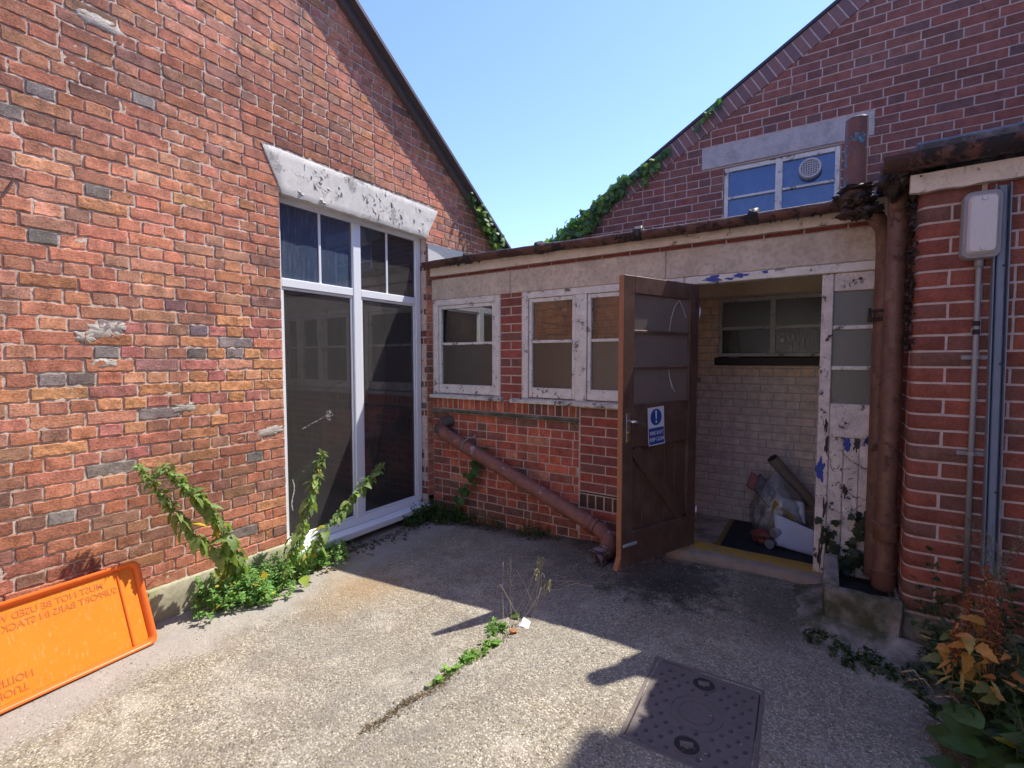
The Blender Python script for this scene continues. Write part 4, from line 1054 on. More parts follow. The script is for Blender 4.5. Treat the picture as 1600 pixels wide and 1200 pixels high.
mb = MB(); slopebox(GY-.018, 9, -.018, .012); 
V = [(x, y, 2.652+.6*13.6-.6*x+off) for y in (GY-.018, 9) for off in (-.018, .012) for x in (6.8, 13.2)]
mb.add(V, [(0, 1, 3, 2), (4, 6, 7, 5), (0, 4, 5, 1), (2, 3, 7, 6), (0, 2, 6, 4), (1, 5, 7, 3)])
put('roof', mb, plain('dark_slate', (.045, .04, .045), .6), GB, fix=True)
mb = MB().box(.44, .55, GY+.12, 9, -.1, 2.85); mb.box(12.9, 13.0, GY+.1, 9, -.1, 2.8); mb.box(.44, 13, 8.9, 9, -.1, 2.8); put('side_wall', mb, M['mortar_new'], GB)
mb = MB().box(2.277, 3.658, GY-.010, GY+.1, 3.4665, 3.6640, .004)
put('lintel', mb, plain('grey_concrete_lintel', (.50, .46, .45), .9, var=.35, scale=60, bump=.9, bdist=.003, dirt=(.34, .31, .31), dscale=8), GB, fix=True)
GW = put('window', MB().box(UW[0], UW[1], GY+.09, GY+.095, 2.861, 2.865), M['dark'], GB)
def G(nm, a, b, c_, d_, y0=.012, y1=.06, mt='white_peel', ch=.003, p=GW): return put(nm, MB().box(a, b, GY+y0, GY+y1, c_, d_, ch), M[mt], p, fix=True)
G('frame', UW[0]+.004, UW[0]+.042, 2.87, 3.446); G('frame', UW[1]-.042, UW[1]-.004, 2.87, 3.446); G('frame', UW[0]+.043, UW[1]-.043, 3.404, 3.446)
G('frame', UW[0]+.043, UW[1]-.043, 2.871, 2.91); G('mullion', 2.930, 2.988, 2.911, 3.403, .008)
G('glazing_bar', UW[0]+.043, 2.929, 3.140, 3.162); G('glazing_bar', 2.989, UW[1]-.043, 3.140, 3.162)
for a, b in ((UW[0]+.04, 2.932), (2.986, UW[1]-.04)):
    for c_, d_ in ((2.90, 3.143), (3.16, 3.406)): put('pane', MB().box(a, b, GY+.034, GY+.037, c_, d_), M['pane_blue'], GW)
cx, cz, vr = 3.205, 3.285, .088
vt = thing('extractor_vent', 'round white plastic extractor grille in the blue upper window', 'vent', (cx, GY+.03, cz))
vmat = plain('aged_white_plastic', (.50, .48, .49), .5, var=.08)
mb = MB(); n = 40; prof = [(vr*1.0, .033), (vr*1.02, -.028), (vr*.97, -.038), (vr*.80, -.038), (vr*.78, -.030)]
for rr, yy in prof:
    for i in range(n): a = 2*math.pi*i/n; mb.v.append((cx+rr*math.cos(a), GY+yy, cz+rr*math.sin(a)))
mb.f = [(j*n+i, j*n+(i+1) % n, (j+1)*n+(i+1) % n, (j+1)*n+i) for j in range(4) for i in range(n)]
put('rim', mb, vmat, vt, 30, fix=True)
mb = MB(); mb.add([(cx+vr*.79*math.cos(2*math.pi*i/n), GY-.016, cz+vr*.79*math.sin(2*math.pi*i/n)) for i in range(n)], [tuple(range(n))]); put('backing', mb, plain('vent_shadow', (.10, .10, .11), .8), vt)
for i in range(-3, 4):
    q = i*.0185; L = math.sqrt(max(0, (vr*.79)**2-q*q))
    if L > .02:
        put('grille_bar', MB().box(cx+q-.0035, cx+q+.0035, GY-.032, GY-.018, cz-L, cz+L), vmat, vt); put('grille_bar', MB().box(cx-L, cx+L, GY-.0305, GY-.0185, cz+q-.0035, cz+q+.0035), vmat, vt)

# painted brick wall inside the corridor (foot of the same gable)
PWL = thing('painted_brick_wall', 'cream painted brick wall with steel window seen through the doorway', 'wall', (2.9, 1.5, -.02))
IW = (2.47, 3.60, 1.575, 2.175)
us = rangef(0.02, 5.98, .08, (IW[0], IW[1])); ws = rangef(-.05, 2.34, .08, (IW[2], IW[3]))
pwall = put('wall', wallgrid(TG, us, ws, lambda u, w: not (IW[0] < u < IW[1] and IW[2] < w < IW[3]), None, -.0025, .0006), M['mortar_paint'], PWL, True)
LP = Laying(TG, 0, .067, .0008, .001, M['brick_paint'], M['brick_paint_s'], 200, .003, .002, .0008, 51)
def layP(u0, u1, w0, w1):
    if w1 > 2.19: return
    if w1 > IW[2]-.005 and w0 < IW[3]:
        if u0 < IW[0] < u1: u1 = IW[0]-.003
        elif u0 < IW[1] < u1: u0 = IW[1]+.003
        elif IW[0] <= u0 and u1 <= IW[1]: return
        if u1-u0 < .02: return
    c = (.88, .66, .46) if w0 > 1.35 else (.86, .69, .60)
    LP.brick(u0, u1, w0, w1, vary(c, .05, .02))
w = 1.49-.0762*20; r = 0
while w < 2.2:
    hd = r % 4 == 3
    run(layP, .03, 5.95, w, w+.0675, .106 if hd else .2185, .0075, [.0, .11, .05, .02][r % 4], .001); w += .0762; r += 1
LP.build(pwall)
put('lintel', MB().box(.03, 5.95, GY-.006, GY+.05, 2.196, 2.338, .003), M['cream'], PWL, fix=True)
IWn = put('window', MB().box(IW[0], IW[1], GY+.12, GY+.125, 1.58, 1.584), M['dark'], PWL)
def I(nm, a, b, c_, d_, y0=.0, y1=.035, mt='steel_white', ch=.003): return put(nm, MB().box(a, b, GY+y0, GY+y1, c_, d_, ch), M[mt], IWn, fix=True)
I('frame', IW[0]+.002, IW[0]+.034, 1.60, 2.172, -.006); I('frame', IW[1]-.034, IW[1]-.002, 1.60, 2.172, -.006); I('frame', IW[0]+.035, IW[1]-.035, 2.135, 2.172, -.006); I('frame', IW[0]+.035, IW[1]-.035, 1.60, 1.632, -.006)
I('mullion', 2.922, 2.968, 1.633, 2.134, -.004); I('glazing_bar', IW[0]+.035, 2.921, 1.862, 1.892, -.002); I('glazing_bar', 2.969, IW[1]-.035, 1.862, 1.892, -.002)
mtc = glassmat('darkened_inner_glass', (.6, .6, .6), ior=1.3, rough=.12, wav=.6, body=(.030, .030, .03), bodyf=.30, bscale=75)  # dark body put into the glass to hide brightness in this pane
mtp = glassmat('dark_obscured_glass', (.5, .5, .5), rough=.12, wav=1.0, body=(.030, .032, .03), bodyf=.6, bscale=75)
for a, b in ((IW[0]+.032, 2.924), (2.966, IW[1]-.032)):
    for c_, d_ in ((1.63, 1.864), (1.89, 2.137)): put('pane', MB().box(a, b, GY+.016, GY+.019, c_, d_), mtc if (a < 2.6 and c_ < 1.7) else mtp, IWn)
put('window_sill', MB().box(IW[0]-.03, IW[1]+.03, GY-.035, GY+.05, 1.515, 1.592, .004), M['tar'], PWL, fix=True)
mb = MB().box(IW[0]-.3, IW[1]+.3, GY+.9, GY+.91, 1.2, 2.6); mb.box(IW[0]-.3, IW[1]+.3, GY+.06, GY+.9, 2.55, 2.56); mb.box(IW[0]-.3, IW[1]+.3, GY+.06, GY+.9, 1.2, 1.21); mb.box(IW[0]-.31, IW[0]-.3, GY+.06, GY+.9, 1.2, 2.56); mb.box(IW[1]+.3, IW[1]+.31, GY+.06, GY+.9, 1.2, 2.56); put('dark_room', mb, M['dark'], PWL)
bt = thing('spray_bottle', 'red and white bottle standing behind the inner corridor window', 'bottle', (2.60, GY+.10, 1.592))
mb = MB().tube([(2.60, GY+.10, 1.592), (2.60, GY+.10, 1.70)], .048, 16); put('white_base', mb, plain('bottle_white', (.65, .62, .6), .4), bt, 40)
mb = MB().tube([(2.60, GY+.10, 1.701), (2.60, GY+.10, 1.80), (2.60, GY+.10, 1.84), (2.60, GY+.10, 1.87)], [.046, .046, .03, .02], 16); put('red_body', mb, plain('bottle_red', (.45, .06, .03), .4), bt, 40)
ic = thing('conduit', 'thin brown conduit with junction box on the cream inner wall', 'conduit', (2.27, GY-.02, 1.36))
mb = MB().tube([(2.265, GY-.012, 1.40), (2.265, GY-.012, 2.19)], .009, 8); put('pipe', mb, plain('conduit_tan', (.30, .17, .07), .5), ic, True)
mb = MB().tube([(2.265, GY-.002, 1.365), (2.265, GY-.045, 1.365)], .034, 14); mb.box(2.22, 2.31, GY-.03, GY-.002, 1.345, 1.385, .004); put('junction_box', mb, M['conduit'], ic, 40)

# ------------------------------------------------------------ right building: pier with rounded corner
PY = -.52; WX = 5.0
PB = thing('side_building', 'red brown brick building at the right edge with rounded corner and brown gutter', 'building', (4.2, PY, 0))
TP = TB(PY); CR = .045; PX = 3.735
def PT(s_, d, w):
    """developed wall face: s_<0 is the side facing -x, then the round corner, then the front"""
    a = CR*math.pi/2
    if s_ <= 0: return (PX-d, PY+CR-s_, w)
    if s_ < a: t = s_/CR; return (PX+CR-(CR+d)*math.cos(t), PY+CR-(CR+d)*math.sin(t), w)
    return (PX+CR+(s_-a), PY-d, w)
AR = CR*math.pi/2
us = [-.9, -.6, -.4]+rangef(-.3, 0, .05)+[AR*i/6 for i in range(1, 6)]+rangef(AR, 1.28, .06)
mbw = wallgrid(PT, us, rangef(-.1, 2.42, .08), lambda u, w: True, None, -.003, .0008)
pwl = put('wall', mbw, M['mortar_new'], PB, True)
PALP = [(30, (0.266, 0.087, 0.059)), (24, (0.239, 0.083, 0.059)), (18, (0.201, 0.083, 0.062)), (12, (0.282, 0.086, 0.056)), (10, (0.180, 0.086, 0.066))]
LQ = Laying(lambda u, d, w: (u, PY-d, w), 0, .068, .0005, .0007, M['brick_new'], M['brick_new_s'], 200, .003, .0015, .0006, 61)
w = .285; r = 0; bx = 0
while w < 2.37:
    w1 = w+.068
    # corner brick follows the curve: side return + rounded nose + front leg
    leg = (.085 if r % 2 else .200)-.01; side = -.200+.045 if r % 2 else -.075
    c = vary(pick(PALP), .12); mb = MB(); ss_ = [side]+[AR*i/6 for i in range(7)]+[AR+leg*.5, AR+leg]
    V = []
    for s_ in ss_:
        e = s_ in (ss_[0], ss_[-1])
        V += [PT(s_, -.016, w), PT(s_, -.003, w), PT(s_, -.003 if e else 0, w+.004), PT(s_, -.003 if e else 0, w1-.004), PT(s_, -.003, w1), PT(s_, -.016, w1)]
    F = [(i*6+j, (i+1)*6+j, (i+1)*6+j+1, i*6+j+1) for i in range(len(ss_)-1) for j in range(5)]
    F += [tuple(range(6))[::-1], tuple((len(ss_)-1)*6+j for j in range(6))]
    mb.add(V, F); o = link('brick', mb.mesh('corner_brick', 40, M['brick_new'], True), pwl); o.color = (*c, 1)
    x = PX+CR+leg+.0095
    first = True
    while x < 4.9:
        L = .2165 if random.random() > .12 else .1035
        LQ.brick(x, x+L, w, w1, vary(pick(PALP), .12)); x += L+.0095
    y = side-.0095                                  # side face, mostly behind the pipes
    while y > -.8:
        y0 = max(y-.2165, -.85); mb = MB(); mb.prism([(y0, w), (y, w), (y, w1), (y0, w1)], -.014, 0, PT); o = link('brick', mb.mesh('side_brick', False, M['brick_new'], True), pwl); o.color = (*vary(pick(PALP), .12), 1); y = y0-.0095
    w += .0783; r += 1
LQ.build(pwl)
mb = MB(); mb.prism([(-.9, -.1), (AR*.5, -.1), (AR*.5, .275), (-.9, .275)], .0, .012, PT); 
V = []
for s_ in us[6:]:
    for w_ in (-.1, .08, .20, .276): V.append(PT(s_, .010+.004*noise.noise(Vector((s_*6, w_*6, 0))), w_))
nseg = len(us[6:]); mb = MB(); mb.add(V, [(i*4+j, (i+1)*4+j, (i+1)*4+j+1, i*4+j+1) for i in range(nseg-1) for j in range(3)])
put('plinth', mb, M['concrete_dark'], PB, True)
mb = MB(); n = 40; prof = [(PY-.006, 2.385), (PY-.04, 2.385), (PY-.045, 2.47), (PY-.006, 2.475)]
for py_, pz_ in prof:
    for i in range(n+1):
        x = PX-.04+1.25*i/n; mb.v.append((x, py_+.003*noise.noise(Vector((x*18, pz_*30, 0))), pz_+.010*(x-PX)+(.009*noise.noise(Vector((x*14, 1, 0))) if pz_ < 2.4 else 0)))
mb.f = [(j*(n+1)+i, j*(n+1)+i+1, (j+1)*(n+1)+i+1, (j+1)*(n+1)+i) for j in range(3) for i in range(n)]+[(0, n+1, 2*n+2, 3*n+3)]
put('fascia', mb, M['fascia'], PB, 50, fix=True)
mb = MB(); n = 60; segs = 9
for i in range(n+1):
    x = PX-.155+1.39*i/n
    for k_ in range(segs):
        a = math.pi+math.pi*k_/(segs-1); rr = .060+.004*noise.noise(Vector((x*13, a*2, 9)))
        mb.v.append((x, PY-.10+rr*math.cos(a), 2.545+.012*(x-PX)+rr*math.sin(a)*1.1))
mb.f = [(i*segs+k_, i*segs+k_+1, (i+1)*segs+k_+1, (i+1)*segs+k_) for i in range(n) for k_ in range(segs-1)]
o = put('gutter', mb, M['gut_brown'], PB, True); gm = o.modifiers.new('thickness', 'SOLIDIFY'); gm.thickness = .006
mb = MB(); n = 60; prof = [(1.3, .10), (.0, .04), (-.09, .035), (-.125, .028), (-.150, .010), (-.146, -.022), (-.12, -.024)]
for py_, pz_ in prof:
    for i in range(n+1):
        x = PX-.03+1.27*i/n; q = noise.noise(Vector((x*7, 0, 5)))*.007; mb.v.append((x, PY+py_+q, 2.565+.012*(x-PX)+pz_+q))
mb.f = [(j*(n+1)+i, (j+1)*(n+1)+i, (j+1)*(n+1)+i+1, j*(n+1)+i+1) for j in range(6) for i in range(n)]
mb.f.append(tuple(j*(n+1) for j in range(7)))
mb.box(PX+.1, WX-.01, PY+.02, 1.46, 2.43, 2.58); mb.box(3.590, PX+.099, PY+.03, .19, 2.545, 2.567)  # low left slab added to shade the manhole cover
put('roof', mb, M['felt'], PB, 60)
# unseen wing added to cast the yard's shadow, painted white to bounce light
WG = thing('shadow_wing', 'unseen brick wing added to shade the yard, whitened to bounce light', 'building', (WX, -4, 0))
TWx = lambda u, d, w: (WX-d, -u, w)                 # faces -x ; u runs towards the viewer
ww_ = put('wall', wallgrid(TWx, rangef(-1.45, 9, .2), rangef(-.1, 7.0, .2), lambda u, w: True, None, -.0035, .0008), plain('bounce_white_joint', (.74, .71, .66), .8), WG)
LW = Laying(TWx, 0, .067, .0004, .0006, M['brick_new'], M['brick_new_s'], 0, .003, .0015, .0008, 71)
w = .02
r = 0
while w < 6.9:
    run(lambda a, b, c_, d_: LW.brick(a, b, c_, d_, vary((.80, .77, .72), .04, .01)), -1.4, 5.2, w, w+.067, .2165, .0095, (r % 2)*.113, .001); w += .0762; r += 1
LW.build(ww_)
mb = MB().box(WX+.03, 8, -9, 1.46, -.1, 6.99); mb.box(WX-.04, 8.1, -9.1, 1.47, 7.0, 7.1); put('roof', mb, M['felt'], WG)

# unseen white building, added behind the viewer to bounce light into the shade
OB = thing('bounce_building', 'white building added behind the viewer to bounce light into the yard', 'building', (3, -8.5, 0))
wr_ = plain('bounce_white_render', (.82, .79, .73), .9, var=.04, scale=9, bump=.5, bdist=.003)
put('wall', MB().box(-.0, 10, -8.8, -8.5, -.1, 4.6), wr_, OB); put('roof', MB().box(-.2, 10.2, -14, -8.3, 4.61, 4.75), M['felt'], OB)
put('side_wall', MB().box(-.0, 10, -14, -13.8, -.1, 4.6), wr_, OB)
for x0_ in (1.2, 4.0, 6.8):
    fr_ = put('window', MB().box(x0_, x0_+1.1, -8.495, -8.47, 1.0, 2.2), M['upvc'], OB); put('pane', MB().box(x0_+.06, x0_+1.04, -8.469, -8.465, 1.06, 2.14), M['dark'], fr_)
# ------------------------------------------------------------ pipes in the corner
def pipe(name, label, cat, pts, rad, mat, base, seg=20, **kw):
    t = thing(name, label, cat, base); put('pipe', MB().tube(pts, rad, seg, True, **kw), M[mat], t, 60); return t
def arc(c, r, a0, a1, ax1, ax2, n=8):
    return [Vector(c)+Vector(ax1)*r*math.cos(a0+(a1-a0)*i/n)+Vector(ax2)*r*math.sin(a0+(a1-a0)*i/n) for i in range(n+1)]
ax_, ay_ = 3.674, -.34
da = pipe('downpipe', 'thick brown downpipe in front, between the side panel and brick pier', 'drainpipe', [(ax_, ay_, .30), (ax_, ay_, .6), (ax_, ay_, 1.2), (ax_, ay_, 1.8), (ax_, ay_, 2.40), (ax_, ay_, 2.50)], .0465, 'pipe_brown', (ax_, ay_, .3))
for z in (.36, .63): put('collar', MB().tube([(ax_, ay_, z-.055), (ax_, ay_, z-.05), (ax_, ay_, z+.03), (ax_, ay_, z+.045), (ax_, ay_, z+.05)], [.050, .056, .056, .061, .052], 20, True, .003, z), peelmat('rusted_collar', (.17, .075, .05), (.30, .27, .27), .40, 12, None, .4, bdist=.003) if z < .5 else M['pipe_brown'], da, 50)
def lump(c, r, seed, sx=1, sy=1, sz=1, amp=.35, freq=3.2, nu=36, nv=22):
    mb = MB(); c = Vector(c)
    for j in range(nv+1):
        for i in range(nu):
            th = math.pi*j/nv; ph = 2*math.pi*i/nu; d = Vector((math.sin(th)*math.cos(ph), math.sin(th)*math.sin(ph), math.cos(th)))
            q = 1+amp*noise.noise(d*freq/1.6+Vector((seed, 0, 0)))+amp*.6*noise.noise(d*freq*2.6+Vector((0, seed, 0)))
            q += .12*math.floor(2.5*noise.noise(Vector((seed, d.z*5, 0)))+.5)
            mb.v.append(tuple(c+Vector((d.x*sx, d.y*sy, d.z*sz))*r*q))
    mb.f = [(j*nu+i, (j+1)*nu+i, (j+1)*nu+(i+1) % nu, j*nu+(i+1) % nu) for j in range(nv) for i in range(nu)]; return mb
put('hopper_head', lump((ax_-.01, ay_-.09, 2.505), .080, 3, 1.1, 1.3, 1.1, .5), M['rot'], da, True)
put('hopper_head', lump((ax_+.03, ay_-.20, 2.53), .058, 9, 1.4, 1.0, .9, .5), M['rot'], da, True)
bx_, by_ = 3.640, -.115
db = pipe('downpipe', 'thinner brown downpipe against the white side panel, behind the thick pipe', 'drainpipe', [(bx_, by_, .28), (bx_, by_, .8), (bx_, by_, 1.5), (bx_, by_, 2.2), (bx_-.01, by_-.03, 2.32), (bx_-.07, by_-.09, 2.40), (3.50, -.24, 2.46)], .043, 'pipe_brown', (bx_, by_, .28))
mb = MB()
for dz in (-.028, .022): mb.tube([(bx_-.060, by_-.02, 1.83+dz), (bx_-.045, by_-.05, 1.83+dz), (bx_, by_-.058, 1.83+dz), (bx_+.04, by_-.05, 1.83+dz)], [.011, .010, .008, .008], 8, True, .003, dz*50)
mb.tube([(bx_-.062, by_-.03, 1.79), (bx_-.062, by_-.03, 1.87)], .010, 8, True, .004, 1); put('bracket', mb, M['rot'], db, True)
sx_, sy_ = 3.482, -.26
st = pipe('vent_pipe', 'short brown vent pipe stub with blue flaking paint above the gutter end', 'pipe', [(sx_, sy_, 2.50), (sx_, sy_, 2.6), (sx_, sy_, 2.75), (sx_, sy_, 2.86), (sx_, sy_, 2.915)], [.055, .055, .055, .0545, .0535], 'pipe_stub', (sx_, sy_, 2.4), bump=.0015, freq=20)
put('cap', lump((sx_, sy_, 2.918), .054, 5, 1.0, 1.0, .25, .12, 3, 24, 10), M['felt'], st, True)
put('collar', lump((sx_+.005, sy_, 2.530), .076, 21, 1.1, 1.1, .26, .30), M['rot'], st, True); put('collar', lump((sx_, sy_-.01, 2.470), .082, 31, 1.05, 1.0, .50, .45), M['rot'], st, True)
put('collar', lump((sx_+.03, sy_+.02, 2.410), .074, 41, 1.25, 1.0, .60, .5), M['rot'], st, True)
dk = thing('dead_ivy', 'dead dark ivy clinging between the thick pipe and the brick pier', 'plant', (3.73, -.40, 1.5)); mb = MB()
for i in range(520):
    z = random.uniform(1.62, 2.46); c0 = Vector((3.722+random.gauss(0, .008), -.44+random.gauss(0, .045), z)); r = random.uniform(.006, .017)
    a = Vector((random.gauss(0, 1), random.gauss(0, 1), random.gauss(0, 1))).normalized(); b = a.orthogonal().normalized(); cc = a.cross(b)
    mb.add([c0+b*r, c0+cc*r*.8, c0-b*r, c0-cc*r*.7+a*r*.3], [(0, 1, 2, 3)], (.05, .035, .03))
put('dead_leaves', mb, M['leaf_s'], dk, kind='stuff')

# stone gully trough under the pipes
m_t = mortarmat('mossy_stone', (.46, .40, .35), (.24, .21, .18), 1.0, .007, (.10, .105, .065))
tr = thing('stone_trough', 'rough stone gully trough under the brown pipes beside the brick pier', 'trough', (3.57, -.35, .1))
def roughbox(x0, x1, y0, y1, z0, z1, n=10, amp=.010, seed=0):
    mb = MB(); import itertools
    def q(p):
        v = Vector(p); c = Vector(((x0+x1)/2, (y0+y1)/2, (z0+z1)/2)); d = (v-c)
        ex = [min(abs(v[i]-lo), abs(v[i]-hi)) for i, (lo, hi) in enumerate(((x0, x1), (y0, y1), (z0, z1)))]
        near_ = sorted(ex)[1]; rnd = .014*math.exp(-near_/.012)
        return tuple(v-d.normalized()*rnd+d.normalized()*amp*(noise.noise(v*9+Vector((seed, 0, 0)))+.5*noise.noise(v*30)))
    def face(o, a, b):
        o, a, b = Vector(o), Vector(a), Vector(b); na = max(2, int(a.length/.022)); nb = max(2, int(b.length/.022))
        V = [q(o+a*i/na+b*j/nb) for j in range(nb+1) for i in range(na+1)]
        mb.add(V, [(j*(na+1)+i, j*(na+1)+i+1, (j+1)*(na+1)+i+1, (j+1)*(na+1)+i) for j in range(nb) for i in range(na)])
    X, Y, Z = x1-x0, y1-y0, z1-z0
    face((x0, y0, z0), (X, 0, 0), (0, 0, Z)); face((x1, y1, z0), (-X, 0, 0), (0, 0, Z)); face((x0, y1, z0), (0, -Y, 0), (0, 0, Z)); face((x1, y0, z0), (0, Y, 0), (0, 0, Z)); face((x0, y0, z1), (X, 0, 0), (0, Y, 0))
    return mb
put('front_slab', roughbox(3.395, 3.738, -.585, -.525, .0, .345), m_t, tr, True)
put('side_slab', roughbox(3.395, 3.470, -.523, -.05, .0, .355, seed=4), m_t, tr, True)
put('side_slab', roughbox(3.715, 3.734, -.523, -.05, .0, .335, seed=7), m_t, tr, True)
put('bottom', MB().box(3.46, 3.73, -.53, -.05, .10, .20), plain('gully_dirt', (.03, .025, .02), .95, bump=1, bdist=.01), tr)
mb = MB(); n = 30                                  # cement haunch spreading from the trough to the yard
for j in range(8):
    t = j/7
    for i in range(n+1):
        s_ = i/n
        if s_ < .35: q = s_/.35; a = Vector((3.40, -.06-.50*q)); dr = Vector((-1, -.15))
        elif s_ < .5: q = (s_-.35)/.15; a = Vector((3.40, -.56-.02*q)); dr = Vector((-math.cos(q*1.4), -math.sin(q*1.4)))
        else: q = (s_-.5)/.5; a = Vector((3.40+.42*q, -.585)); dr = Vector((-.05, -1))
        wd = .17+.05*noise.noise(Vector((s_*6, 0, 0))); p2 = a+dr*wd*t; z = (.175-.02*q)*(1-t)**1.5+(gz(p2.x, p2.y)-.004)*(1-(1-t)**1.5)
        mb.v.append((p2.x, p2.y, z+.006*noise.noise(Vector((p2.x*16, p2.y*16, 0)))*(t < .95)))
mb.f = [(j*(n+1)+i, j*(n+1)+i+1, (j+1)*(n+1)+i+1, (j+1)*(n+1)+i) for j in range(7) for i in range(n)]
put('cement_haunch', mb, m_t, tr, True, fix=True)

# fallen pipe leaning on the wall
fp = thing('fallen_pipe', 'long flaking red-brown drainpipe leaning diagonally against the back wall', 'drainpipe', (1.2, -.13, 0))
A = Vector((.225, -.100, .845)); B = Vector((1.90, -.195, .255)); dr = (B-A).normalized()
pts = [A+dr*((B-A).length*i/24) for i in range(25)]
e1 = Vector((1.975, -.215, .225)); e2 = Vector((2.035, -.255, .192)); e3 = Vector((2.055, -.315, .165)); e4 = Vector((2.045, -.365, .145))
put('pipe', MB().tube(pts+[B+dr*.03, e1, e2, e3, e4, Vector((2.025, -.42, .130))], [.060]*25+[.061, .062, .062, .062, .061, .061], 24, False, .001, 3, 14), M['pipe_red'], fp, 60)
def ring(c, d, r0, r1, L, mt='pipe_red'):
    c = Vector(c); d = Vector(d).normalized(); put('collar', MB().tube([c-d*L/2, c-d*L*.3, c, c+d*L*.3, c+d*L/2], [r0, r1, r1*.985, r1, r0], 24), M[mt], fp, 50)
ring(A+dr*.30, dr, .061, .065, .05); ring(A+dr*.02, dr, .061, .070, .07); ring(B-dr*.06, dr, .061, .069, .05); ring(B-dr*.01, dr, .061, .068, .03)
md = Vector((-.30, -.90, -.22)).normalized(); mc = Vector((2.020, -.43, .122))
mb = MB(); V = [mc-md*.05, mc-md*.03, mc+md*.045, mc+md*.05]; mb.tube(V, [.062, .070, .074, .073], 28, False); mb.tube([mc+md*.05, mc+md*.044, mc-md*.02, mc-md*.15], [.073, .065, .062, .055], 28, False)
put('socket', mb, peelmat('grey_rusty_socket', (.30, .28, .28), (.14, .06, .045), .47, 9), fp, 60)
mb = MB().tube([A+dr*.03, A-dr*.02+Vector((0, 0, .012)), A-dr*.045+Vector((0, .015, .04)), A+Vector((-.03, .045, .085)), A+Vector((-.005, .09, .105)), A+Vector((.02, .14, .108))], [.061, .062, .062, .061, .060, .058], 24)
put('elbow', mb, peelmat('grey_elbow', (.10, .085, .085), (.17, .06, .045), .5, 7), fp, 60)
c0 = A+dr*.32; mb = MB().tube([c0+Vector((0, -.07, -.02)), c0+Vector((.01, -.055, .05)), c0+Vector((.03, .0, .085)), c0+Vector((.07, .04, .095)), c0+Vector((.085, .045, .115))], [.006, .006, .006, .007, .010], 8); put('clip', mb, M['conduit'], fp, True)

# bulkhead light, conduit, trunking on the pier
lt = thing('bulkhead_light', 'grey bulkhead light with ribbed diffuser on the brick pier', 'wall light', (3.955, PY, 2.2))
def rrect(cx, cz, w_, h_, r, n=6):
    P = []
    for (sx, sz, a0) in ((1, 1, 0), (-1, 1, 90), (-1, -1, 180), (1, -1, 270)):
        for i in range(n+1): a = R(a0+90*i/n); P.append((cx+sx*(w_-r)+r*math.cos(a), cz+sz*(h_-r)+r*math.sin(a)))
    return P
def loft(rings, name, mt, par, cap=True, T=None, sm=40, idx=(0, -1)):
    mb = MB(); n = len(rings[0][0])
    for P, y in rings: mb.v += [(p[0], y, p[1]) if T is None else T(p[0], y, p[1]) for p in P]
    mb.f = [(j*n+i, j*n+(i+1) % n, (j+1)*n+(i+1) % n, (j+1)*n+i) for j in range(len(rings)-1) for i in range(n)]
    if cap: mb.f.append(tuple((len(rings)-1)*n+i for i in range(n)))
    return put(name, mb, mt, par, sm, fix=True)
LC = (3.957, 2.193)
loft([(rrect(*LC, .068, .155, .030), PY-.001), (rrect(*LC, .068, .155, .030), PY-.045), (rrect(*LC, .064, .150, .028), PY-.055), (rrect(*LC, .054, .138, .024), PY-.0555)], 'housing', M['lamp_body'], lt)
loft([(rrect(*LC, .052, .136, .022), PY-.0555), (rrect(*LC, .051, .134, .022), PY-.066), (rrect(*LC, .043, .124, .018), PY-.078)], 'diffuser', M['lamp_lens'], lt)
for dz in (-.112, .112):
    put('screw', MB().tube([(LC[0], PY-.076, LC[1]+dz), (LC[0], PY-.083, LC[1]+dz)], [.012, .009], 12), M['chrome'], lt, 40)
c1 = thing('conduit', 'thin galvanised conduit dropping from the wall light on the pier', 'conduit', (3.965, PY, .4))
put('pipe', MB().tube([(3.958, PY-.020, 2.04), (3.959, PY-.020, 2.0), (3.962, PY-.018, 1.4), (3.968, PY-.018, .40)], .0115, 10), M['conduit'], c1, True)
put('connector', MB().tube([(3.958, PY-.020, 2.045), (3.958, PY-.020, 2.0)], .017, 10), M['conduit'], c1, True)
for z in (1.58, 1.12):
    mb = MB().box(3.915, 4.013, PY-.004, PY-.0005, z-.010, z+.010, .001); mb.tube([(3.930, PY-.003, z), (3.930, PY-.010, z)], .009, 8); mb.tube([(3.998, PY-.003, z), (3.998, PY-.010, z)], .009, 8); mb.tube([(3.964, PY-.018, z-.008), (3.964, PY-.018, z+.008)], .016, 10); put('saddle', mb, M['conduit'], c1)
for z, in ((1.70,), (1.74,)): put('tape', MB().tube([(3.960, PY-.018, z-.012), (3.960, PY-.018, z+.012)], .0135, 10), M['dark'], c1)
c2 = thing('cable_trunking', 'blue-grey steel channel running up the pier beside the conduit', 'trunking', (4.03, PY, .6))
def leanT(x, y, z): return (x+.012*(1.5-z), y, z)
mb = MB().box(4.008, 4.012, PY-.045, PY-.001, .55, 2.37, T=leanT); mb.box(4.058, 4.062, PY-.045, PY-.001, .55, 2.37, T=leanT); mb.box(4.0125, 4.0575, PY-.005, PY-.002, .55, 2.37, T=leanT)
put('channel', mb, M['trunking'], c2)
mb = MB().box(4.022, 4.050, PY-.030, PY-.006, .56, 2.365, .003, T=leanT); put('insert', mb, M['trunking'], c2)
for z in (.95, 1.55, 2.0): put('bolt', MB().tube([leanT(4.045, PY-.029, z), leanT(4.045, PY-.034, z)], .005, 8), M['dark'], c2)

